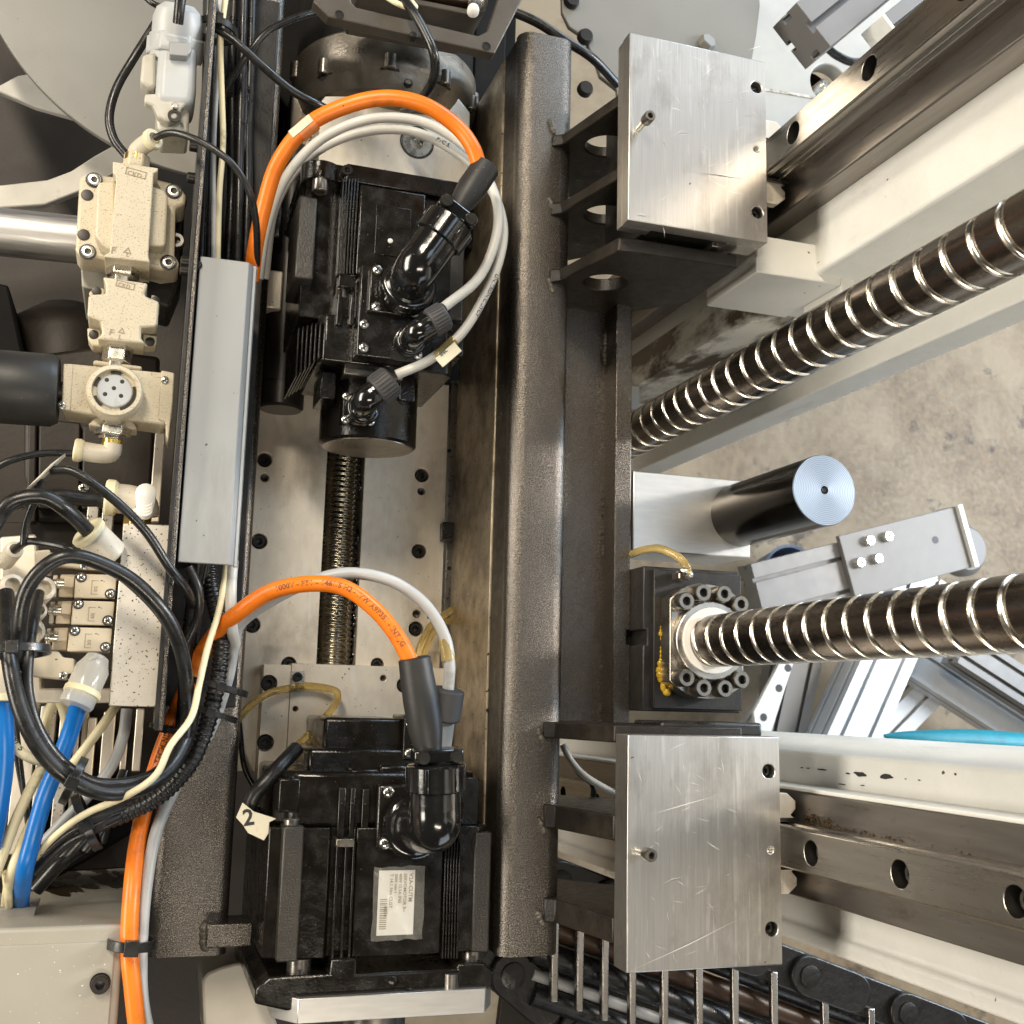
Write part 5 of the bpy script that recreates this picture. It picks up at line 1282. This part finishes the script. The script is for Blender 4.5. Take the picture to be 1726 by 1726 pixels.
profile('aluminium_profile', P(1490,1070,zg-130), P(1830,1290,zg-130), 130, 60, 1, 'pale blue aluminium profile slanting to the lower right on the floor', m_pale)
profile('aluminium_profile', P(1610,1090,zg-20), P(1850,1245,zg-20), 88, 60, 2, 'aluminium profile slanting away at the right edge under the ball screw')
profile('aluminium_profile', P(1430,985,zg-150), P(1250,1275,zg-150), 70, 60, 1, 'narrow pale aluminium profile behind the wide one, nearest the ball nut', m_pale)
profile('aluminium_profile', P(1660,1062,zg-190), P(1450,1275,zg-190), 80, 60, 1, 'pale aluminium profile lowest in the pile under the slanting ones', m_pale)
O('floor_foot', MB().lathe(P(1615,928,-1440), (0,0,1), [(70,0),(70,20),(55,40),(0.3,42)], 32), mk('foot_grey', (0.22,0.21,0.20), 0.5), None, label='dark machine foot under the bolted profile end', cat='foot')
O('cardboard_strip', MB().pz(ppoly([(1335,1128),(1385,1128),(1345,1245),(1290,1245)], -1420), -1440, -1420), m_wood, None, bevel=2, label='tan cardboard strip on the floor left of the profiles', cat='cardboard')
lf = T('mounting_bracket', 'perforated cream metal bracket on the floor by the ball nut', 'bracket', P(1290,1180,-1300))
O('bracket_sheet', MB().pz(ppoly([(1318,1110),(1338,1116),(1300,1235),(1275,1240),(1270,1200)], -1270), -1282, -1270), m_pnt, lf, bevel=1.5)
for (x,y) in ((1313,1160),(1287,1209),(1328,1126)):
    c = P(x,y,-1270); O('bracket_hole', MB().lathe((c.x,c.y,-1270.3), (0,0,1), [(9,0),(9,0.9),(0.3,0.9)], 18), m_ink, lf)
O('sling', MB().tube([P(1490,1240,-1000), P(1560,1247,-985), P(1650,1250,-985), P(1800,1262,-985)], 26, 20, 6, rf=lambda s_, L: 26-23*math.exp(-s_/70)), m_teal, None, label='teal lifting sling lying behind the cream beam', cat='sling')
O('blue_bin', MB().lathe(P(1300,975,-1560), (0,0,1), [(60,0),(75,90),(78,92),(70,92),(60,20),(0.3,18)], 32), mk("blue_grey_plastic", (0.10,0.13,0.19), 0.45), None, label='dark blue bin on the floor behind the ball nut', cat='bin')

# ------------------------------------------------------------------ cable drag chain at the bottom
zh = -430
dc = T('drag_chain', 'black nylon drag chain with bright cross bars along the bottom edge', 'drag chain', P(1200,1700,zh))
def chain_link(p, d, L, hgt):
    d = d.normalized(); v = Vector((0,0,1)).cross(d); mb = MB(); poly = []
    for k in range(9): a = math.radians(90+22.5*k); poly.append((-L*0.5+hgt*math.cos(a), hgt*math.sin(a)))
    for k in range(9): a = math.radians(-90+22.5*k); poly.append((L*0.5+hgt*math.cos(a), hgt*math.sin(a)))
    mb.prism(poly, lambda x, y, hh: p + d*x + v*y + Vector((0,0,hh)), -45, 12)
    o = O('chain_link', mb, m_chain, dc, bevel=2.5)
    O('link_boss', MB().lathe(p-d*L*0.5+Vector((0,0,12)), (0,0,1), [(hgt*0.55,0),(hgt*0.55,2.5),(hgt*0.4,3.5),(0.3,3.5)], 18), m_chain, o)
A = [P(940+82*k, 1484+31*k, zh) for k in range(10)]
for k in range(9):
    m = (A[k]+A[k+1])/2; chain_link(m + Vector((0,0,5 if k % 2 else -5)), A[k+1]-A[k], (A[k+1]-A[k]).length*0.92, 27)
B = [P(800+56*k, 1590+48*k, zh-30) for k in range(6)]
for k in range(5):
    m = (B[k]+B[k+1])/2; chain_link(m + Vector((0,0,5 if k % 2 else -5)), B[k+1]-B[k], (B[k+1]-B[k]).length*0.92, 30)
for k, x in enumerate((938, 980, 1022, 1068, 1122, 1180, 1240, 1306, 1392, 1470)):
    y0 = 1484 + (x-940)*0.378 + 16; mb = MB(); c0 = P(x,y0,zh+16); c1_ = P(x+3,y0+190,zh+16); w = 4.8
    mb.box(c0.x-w, c0.x+w, c1_.y, c0.y, zh+6, zh+16); O('cross_bar', mb, m_steel, dc, bevel=1.5)
for k, (mt, r, o) in enumerate(((m_rub,16,0),(mk("rust_orange_jacket", (0.055,0.027,0.012), 0.4),14,34),(m_rub,17,70),(m_grey,8,100),(m_rub,15,124))):
    mb = MB(); mb.tube([P(900,1505,zh-16)-Vector((0,o,0)), P(1100,1580,zh-16)-Vector((0,o,0)), P(1350,1675,zh-16)-Vector((0,o,0)), P(1600,1770,zh-16)-Vector((0,o,0))], r, 12, 6)
    O('chain_cable', mb, mt, None, label=('black cable nearest the links inside the drag chain','rust orange cable inside the drag chain','fat black cable in the middle of the drag chain','thin grey cable inside the drag chain','outermost black cable inside the drag chain')[k], cat='cable')
O('chain_trough', MB().pz(ppoly([(860,1560),(1000,1600),(1180,1640),(1900,1830),(1500,2000),(820,1900)], zh-120), zh-135, zh-120), m_brown, None, bevel=2, label='dark sheet trough below the drag chain', cat='trough')

# ================================================================== CABLES
# orange motor cables
oc1 = [(424,470,-150),(430,420,-128),(441,355,-108),(468,275,-86),(520,212,-66),(588,176,-50),(655,167,-40),(718,179,-34),(768,210,-32),(797,252,-32),(810,292,-36)]
o, r = cable('motor_cable', oc1, 13.5, m_or, 'orange motor cable arching from the duct to the upper motor plug', seg=18, sub=9)
q0, q1 = P(505,226,-70), P(530,205,-63); O('marker_sleeve', MB().cyl(q0, q1, r*1.1, seg=18), m_or2, o)
mk_ = O('marker_tag', MB().obox(P(507,213,-50), ((q1-q0).normalized(), (q1-q0).cross(Vector((0,0,1))).normalized(), Vector((0,0,1))), (13, 4, 1.2)), m_tag, o, bevel=0.4)
d = P(768,362,-38)-P(818,287,-36); p0 = P(820,280,-36)
O('cable_sleeve', MB().lathe(p0, d, [(12.5,0),(14.6,1.5),(15,30),(13,46),(9.5,58),(9,62)], 28), m_sleeve, o, angle=40)
oc2 = [(238,1790,-120),(225,1680,-125),(217,1600,-130),(222,1500,-140),(236,1400,-170),(262,1290,-196),(296,1200,-196),(338,1110,-172),(365,1066,-150),(402,1032,-122),(455,998,-98),(520,983,-82),(580,992,-72),(632,1025,-64),(668,1070,-60),(697,1125,-58)]
o, r = cable('motor_cable', oc2, 13.5, m_or, 'long orange motor cable from the bottom edge arching over to the lower motor plug', seg=18, sub=9)
text_obj('1000V - FT1 - 1461/5 H2 - IVW A9P351 - INT/JG', 7.2, along(CPATH[o.name], 9, r, arc(CPATH[o.name], 9, 10.3), -0.18), m_inkb, o)
text_obj('TECHINDSEL', 8, along(CPATH[o.name], 9, r, arc(CPATH[o.name], 9, 5.1), -0.3), m_ink, o)
d = P(722,1250,-62)-P(700,1110,-58); p0 = P(698,1108,-58)
O('cable_sleeve', MB().lathe(p0, d, [(13,0),(15.5,1.5),(17,40),(16.5,70),(12,92),(11,100)], 28), m_sleeve, o, angle=40)
c_ = P(719,1592,-120)
# grey and white signal cables
ga1 = [(436,470,-175),(446,390,-160),(476,308,-140),(528,244,-122),(598,208,-108),(668,198,-100),(732,212,-94),(790,254,-84),(824,304,-74),(838,356,-68),(832,412,-66),(804,468,-66),(748,518,-64)]
o, r = cable('signal_cable', ga1, 8.3, m_white, 'white signal cable looping down to the middle elbow plug of the upper motor', seg=14)
ga2 = [(446,470,-190),(464,350,-170),(516,268,-150),(596,226,-134),(688,220,-124),(768,256,-108),(822,312,-90),(846,378,-80),(842,440,-78),(812,512,-84),(772,566,-90),(722,606,-98),(668,632,-106)]
o, r = cable('signal_cable', ga2, 8.0, m_white, 'white signal cable with tag looping down to the lowest plug of the upper motor', seg=14)
text_obj('UNITRONIC LiYCY', 6, along(CPATH[o.name], 7, r, arc(CPATH[o.name], 7, 8.3), 0.2), m_ink, o); text_obj('PVC 5.', 6.5, along(CPATH[o.name], 7, r, arc(CPATH[o.name], 7, 4.6), 0.0), m_ink, o)
dd = (P(738,598,-92)-P(766,574,-88)).normalized(); pp = P(752,587,-80)
tg = O('cable_tag', MB().obox(P(756,598,-76), (dd, dd.cross(Vector((0,0,1))), Vector((0,0,1))), (13, 6, 1.0)), m_tag, o, bevel=0.4)
text_obj('INC51', 6.2, flat(P(744,601,-74.8), math.atan2(-dd.y,-dd.x), -74.7), m_ink, tg)
O('tag_sleeve', MB().cyl(P(736,602,-93), P(766,574,-89), r*1.15, seg=14), m_yel, o)
gb = [(262,1790,-130),(240,1690,-135),(236,1600,-142),(246,1500,-150),(266,1400,-165),(300,1320,-190),(350,1240,-190),(385,1150,-180),(393,1090,-168),(402,1052,-150),(450,1016,-124),(520,982,-104),(590,967,-96),(660,979,-92),(716,1016,-90),(748,1068,-88),(758,1120,-86),(754,1180,-88)]
o, r = cable('signal_cable', gb, 10, m_grey, 'light grey signal cable following the long orange one to the lower motor', seg=14)
O('tag_sleeve', MB().cyl(P(750,1078,-88), P(756,1114,-86), r*1.18, seg=14), m_yel, o)
pl = T('encoder_plug', 'grey knurled encoder plug behind the black cable sleeve of the lower motor', 'plug', P(755,1190,-95))
O('plug_nut', MB().lathe(P(754,1160,-90), P(745,1215,-96)-P(754,1160,-90), [(14,0),(18,2),(18,30),(16,32)], 14), m_knurl, pl, bevel=0.8)
O('plug_body', MB().cyl(P(745,1212,-98), P(738,1265,-120), 13, seg=20), m_grey, pl)
# black hoses and cables
def bc(lst, r, label, mat=None, name='black_cable', **k): return cable(name, lst, r, mat or m_rub, label, **k)
bc([(262,232,-98),(285,226,-84),(315,229,-72),(355,246,-64),(395,282,-62),(420,325,-70),(433,375,-92),(434,430,-126),(430,470,-150)], 6, 'thin black air hose from the white elbow fitting over to the duct', cat='hose')
bc([(308,-40,-60),(303,10,-70),(300,40,-80)], 9, 'black cable entering the gland of the pale grey connector')
bc([(262,40,-180),(228,95,-190),(196,150,-190),(184,195,-190),(192,235,-190),(216,268,-190),(225,290,-190)], 7.5, 'black hose loop left of the pale grey connector', cat='hose')
bc([(352,40,-120),(395,68,-110),(440,108,-110),(490,152,-115),(535,178,-120),(565,190,-140)], 7, 'black cable slanting from the tie to the motor mount')
bc([(560,14,-150),(505,28,-140),(455,52,-135),(420,88,-140),(390,130,-160),(372,170,-180)], 6, 'dull black cable rising from the bundle to the terminal box')
bc([(660,-20,-110),(690,14,-80),(715,50,-70),(732,95,-72),(730,135,-100),(708,172,-150),(680,186,-200)], 8, 'glossy black cable hanging out of the terminal box')
bc([(620,-30,-110),(655,-4,-90),(682,9,-85),(697,13,-84),(698,8,-84),(684,-6,-90),(676,-30,-110)], 5, 'cream wire loop inside the terminal box', m_cream, 'cream_wire', cat='wire')
bc([(860,18,-170),(905,40,-165),(955,68,-160),(1000,100,-170),(1040,142,-200)], 8, 'black cable crossing the top end of the frame tube')
bc([(230,-20,-200),(262,8,-190),(300,12,-200)], 5, 'thin black wire above the pale grey connector at the top edge')
for i, (x0, x1, xm, r, z, mt, lb) in enumerate(((345,338,345,6.5,-150,m_rub,'black cable next to the angle strip in the upright bundle'),(357,349,354,6,-165,m_rub,'second black cable in the upright bundle, left of the cream wire'),(389,383,393,8,-180,m_rub,'thick black cable right of the cream wire in the upright bundle'),(404,399,405,7,-170,m_rub,'black cable in the middle right of the upright bundle'),(418,412,418,8,-185,m_rub,'rightmost thick black cable of the upright bundle'),(364,360,361,4,-140,m_grey,'thin grey wire left of the cream one in the upright bundle'))):
    bc([(x0+8,-40,z),(x0+3,90,z),(xm,220,z-6),(xm-2,330,z),(x1,470,z-10)], r, lb, mt)
bc([(386,-40,-120),(378,20,-118),(371,70,-120),(373,150,-130),(376,240,-136),(370,330,-140),(366,470,-150)], 5, 'cream wire running down the upright cable bundle', m_cream, 'cream_wire', cat='wire')
bc([(412,-40,-170),(410,60,-172),(413,160,-180),(408,300,-190),(405,460,-200)], 5, 'thin dusty black cable beside the frame in the upright bundle')
t_ = tie(P(364,52,-128), (0.05,1,0), 20, None, 'black cable tie round the upright bundle near the top', w=8)
# hoses round the valves
bc([(-20,795,-110),(20,775,-112),(70,764,-118),(140,764,-124)], 6, 'thin black hose entering the elbow under the regulator', cat='hose')
bc([(-20,905,-50),(0,868,-50),(28,842,-48),(75,838,-48),(115,862,-56),(155,902,-84)], 13, 'fat black hose looping from the left edge into the large ivory fitting', cat='hose', seg=18)
bc([(20,850,-130),(90,838,-130),(140,841,-134),(195,842,-138)], 12.5, 'straight black hose entering the fitting above the manifold block', cat='hose', seg=16)
bc([(40,918,-70),(46,880,-66),(58,840,-62),(72,808,-60)], 6.5, 'short printed black hose rising from the ivory fitting', cat='hose')
O('hose_union', MB().obox(P(78,796,-58), ((P(92,784,-58)-P(66,810,-58)).normalized(), Vector((0.7,0.7,0)), Vector((0,0,1))), (15, 8, 7)), m_fit, None, bevel=2, label='small ivory union joining two thin hoses above the valves', cat='fitting')
bc([(86,793,-58),(120,796,-54),(165,818,-52),(210,856,-54),(250,902,-60),(285,955,-72),(312,990,-90),(326,1020,-120)], 8, 'black hose sweeping from the union down over the spotted block', cat='hose', seg=14)
bc([(24,928,-92),(45,913,-70),(80,914,-60),(120,926,-50),(160,945,-46),(210,975,-50),(260,1025,-62),(292,1075,-78),(305,1120,-96)], 6.5, 'thin black hose running along the top of the fat loop', cat='hose')
la = [(30,1125,-60),(33,1060,-40),(44,1000,-30),(72,958,-26),(116,940,-26),(170,946,-30),(228,982,-38),(276,1036,-50),(304,1094,-66),(316,1160,-90),(314,1230,-120),(300,1290,-150)]
bc(la, 12.5, 'fat black hose loop arching over the solenoid valves', cat='hose', seg=18)
lb2 = [(10,1000,-95),(12,1060,-66),(16,1120,-48),(34,1195,-40),(66,1262,-40),(112,1310,-44),(170,1334,-54),(236,1328,-74),(284,1300,-98),(312,1250,-124),(326,1190,-146)]
bc(lb2, 14, 'thick black hose bundle sweeping round below the valves', cat='hose', seg=18)
bc([(66,1000,-96),(56,1050,-64),(46,1105,-52),(46,1165,-50),(66,1230,-54),(104,1284,-60),(160,1318,-70),(228,1316,-90),(276,1292,-114),(304,1246,-138)], 9.5, 'second black hose inside the thick sweep below the valves', cat='hose', seg=14)
tie(P(26,1098,-46), (0.1,-1,0.1), 26, None, 'black cable tie round the hoses at the left edge', w=7)
tie(P(124,1316,-48), (0.85,-0.35,0), 19, None, 'black cable tie at the bottom of the thick hose sweep', w=7)
bc([(318,955,-110),(332,990,-112),(338,1020,-118),(330,1050,-126),(314,1085,-134)], 7.5, 'black cable curling out below the grey duct', cat='cable')
bc([(336,940,-150),(326,1000,-160),(316,1070,-170),(312,1150,-176),(304,1240,-180),(280,1310,-170),(230,1360,-160),(170,1390,-150),(110,1420,-150),(60,1470,-160)], 11, 'black cable in the bundle falling from the duct to the lower left', seg=14)
bc([(350,940,-165),(336,1020,-176),(322,1110,-184),(316,1200,-188),(290,1300,-176),(240,1345,-160),(180,1372,-148),(120,1398,-145),(70,1440,-150)], 8, 'thinner black cable lying on the bundle to the lower left', seg=12)
cj = [(352,940,-175),(354,985,-172),(368,1040,-160),(373,1085,-152),(366,1150,-146),(348,1225,-146),(318,1290,-148),(268,1342,-152),(205,1374,-156),(150,1392,-160)]
rj = 14*upp(350,1150,-150)
bc(cj, 14, 'black corrugated conduit running down from the duct', name='corrugated_conduit', cat='conduit', seg=16, sub=42, rf=lambda s_, L: rj*(1.0 + 0.085*math.sin(s_*2*PI/5.6)))
bc([(383,945,-140),(378,985,-134),(368,1030,-128),(350,1090,-110),(336,1150,-88),(322,1208,-78),(288,1256,-62),(262,1306,-56),(212,1342,-60),(150,1368,-100),(106,1398,-124),(64,1440,-150),(30,1500,-215)], 6, 'cream wire running over the conduit bundle to the lower left', m_cream, 'cream_wire', cat='wire')
bc([(392,945,-140),(388,990,-136),(392,1050,-134),(396,1085,-160)], 10, 'white cable right of the corrugated conduit', m_white, 'white_cable', seg=14)
bc([(214,1195,-170),(206,1240,-168),(186,1290,-170),(152,1338,-176),(110,1385,-176),(72,1422,-180)], 9.5, 'grey cable slanting behind the hose sweep', m_grey, 'grey_cable', seg=14)
tie(P(370,1158,-140), (0.25,1,0), 26, None, 'black cable tie round the conduit beside the frame column', w=6)
tie(P(352,1200,-142), (0.3,1,0), 26, None, 'lower black cable tie round the conduit beside the frame column', w=6)
tie(P(222,1590,-134), (0.05,1,0), 20, None, 'black cable tie round the orange and grey cables beside the cover box', w=9)
tie(P(146,1385,-146), (0.8,0.4,0), 26, None, 'black cable tie round the dark bundle at the lower left', w=8)
tie(P(276,1228,-176), (0.3,1,0), 13, None, 'black cable tie on the long orange cable under the angle strip', w=5)
# blue hoses and beige cables
bc([(4,1168,-112),(8,1230,-116),(8,1290,-122),(0,1360,-130),(-14,1430,-136)], 15, 'blue hose at the left edge', m_blue, 'blue_hose', cat='hose', seg=18)
bc([(136,1172,-94),(124,1222,-108),(102,1280,-122),(76,1340,-130),(54,1410,-136),(40,1475,-150),(33,1548,-238)], 14.5, 'blue hose running down from the clear fitting', m_blue, 'blue_hose', cat='hose', seg=18)
bc([(-20,1195,-140),(8,1232,-134),(30,1264,-130),(58,1280,-134),(88,1280,-144),(110,1268,-156)], 8.5, 'printed cream cable curving behind the hose sweep', m_cream, 'cream_cable', seg=14)
cc = [(-20,1195,-140),(8,1232,-134),(30,1264,-130),(58,1280,-134),(88,1280,-144),(110,1268,-156)]
text_obj('5180015', 7.5, along(CPATH['cream_cable'], 7, 8.5*upp(30,1264,-130), 24, 0.1), m_ink, scene.objects['cream_cable'])
bc([(72,1292,-140),(52,1330,-140),(28,1380,-142),(4,1440,-144),(-14,1490,-146)], 9, 'cream cable left of the blue hose', m_cream, 'cream_cable', seg=14)
bc([(90,1300,-146),(66,1360,-146),(40,1420,-146),(18,1480,-154),(8,1550,-238)], 9, 'cream cable hugging the blue hose from the clear fitting', m_cream, 'cream_cable', seg=14)
bc([(70,1260,-190),(78,1210,-186),(92,1178,-180),(104,1185,-180),(110,1220,-184),(106,1265,-190)], 8.5, 'dirty beige cable fork under the end cover', m_cream, 'cream_cable', seg=14)
bc([(212,1165,-200),(172,1226,-182),(135,1270,-178),(112,1300,-184)], 8, 'dirty beige cable behind the blue hose and the spotted block', m_cream, 'cream_cable', seg=14)
bc([(10,1470,-156),(14,1510,-170),(17,1550,-238)], 7, 'short cream cable end above the grey plate', m_cream, 'cream_cable', seg=12)
for i, (a, b) in enumerate(((16,60),(24,52))):
    bc([(a,1190,-230),(a+12,1290,-236),(b,1440,-240)], 4, ('thin black wire behind the blue hose at the left edge','second thin black wire behind the blue hose at the left edge')[i])
for i, (x0,y0,x1,y1,r) in enumerate(((140,1430,230,1330,14),(95,1460,200,1360,13),(60,1500,150,1420,12),(170,1420,210,1300,9))):
    bc([(x0,y0,-230),((x0+x1)/2,(y0+y1)/2-8,-226),(x1,y1,-240)], r, ('black cable deep in the dark bundle right of the slats','black cable under the tied bundle at the lower left','black cable end beside the blue hose at the lower left','thin black cable behind the lower hose tie')[i])
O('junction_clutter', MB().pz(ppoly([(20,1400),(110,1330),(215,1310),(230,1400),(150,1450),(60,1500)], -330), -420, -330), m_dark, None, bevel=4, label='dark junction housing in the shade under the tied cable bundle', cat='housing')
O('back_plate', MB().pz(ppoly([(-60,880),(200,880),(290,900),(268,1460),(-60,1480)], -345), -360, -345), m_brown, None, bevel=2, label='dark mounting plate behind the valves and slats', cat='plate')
# lower motor lead, tag, amber tubes
bc([(500,1262,-210),(475,1290,-190),(450,1312,-182),(430,1338,-182),(420,1362,-186)], 13, 'short black lead left of the lower motor', seg=16)
tagp = T('cable_marker', 'cream paper cable marker with a handwritten 2 left of the lower motor', 'tag', P(430,1385,-175))
tgo = O('marker_flag', MB().pz(ppoly([(409,1353),(428,1368),(466,1380),(454,1386),(453,1404),(445,1417),(418,1404),(409,1390),(398,1378)], -168), -170.5, -168), m_tag, tagp, bevel=0.4)
text_obj('2', 22, flat(P(410,1392,-168), 0.15, -167.7), m_ink, tgo)
bc([(395,1222,-330),(420,1190,-326),(452,1170,-330),(488,1160,-338),(520,1157,-338),(558,1161,-334),(570,1172,-330),(562,1192,-322),(530,1228,-310),(500,1258,-300),(486,1282,-290)], 6, 'amber oil tube passing under the clip and bending back to the lower motor', m_yel, 'oil_tube', cat='tube')
bc([(400,1180,-370),(404,1240,-372),(412,1290,-374),(430,1330,-376)], 4.5, 'dark thin tube behind the amber one beside the column', m_rub, 'oil_tube', cat='tube')
bc([(702,1110,-330),(712,1080,-336),(730,1050,-350),(770,1022,-372)], 6, 'amber tube behind the sleeve, left one of the pair', m_yel, 'oil_tube', cat='tube')
bc([(712,1112,-330),(722,1082,-336),(742,1052,-350),(772,1044,-372)], 6, 'amber tube behind the sleeve, right one of the pair', m_yel, 'oil_tube', cat='tube')
# wires seen in the gap left of the lower plate
bc([(948,1255,-260),(965,1285,-255),(990,1310,-250),(1036,1338,-250)], 6, 'dirty white cable in the gap left of the lower plate', m_white, 'white_cable')
bc([(952,1262,-262),(975,1300,-262),(998,1322,-262),(1000,1345,-262)], 5, 'dark wire in the gap left of the lower plate')

# ------------------------------------------------------------------ groups for things of one kind
GROUPS = {'machine_beam': 'painted machine beams on the right', 'guide_rail': 'steel guide rails', 'rail_carriage': 'carriages on the guide rails',
          'ball_screw': 'ball screws on the right', 'bearing_plate': 'aluminium bearing plates', 'servo_motor': 'black servo motors', 'push_fitting': 'push fittings on the air valves',
          'motor_cable': 'orange motor cables', 'signal_cable': 'signal cables of the motors', 'black_cable': 'black cables and hoses', 'cream_wire': 'cream wires', 'cream_cable': 'cream cables at the lower left',
          'blue_hose': 'blue hoses at the lower left', 'cable_tie': 'black cable ties', 'aluminium_profile': 'aluminium profiles', 'oil_tube': 'amber oil tubes', 'guard_bolt': 'bolts on the grey guards',
          'round_guard': 'grey sheet guards', 'curved_guard': 'pale curved guards', 'chain_cable': 'cables in the drag chain', 'white_cable': 'white cables'}
for o in list(scene.objects):
    if o.parent is None and o.type in ('MESH', 'EMPTY'):
        b = o.name.split('.')[0]
        if b in GROUPS: o['group'] = GROUPS[b]
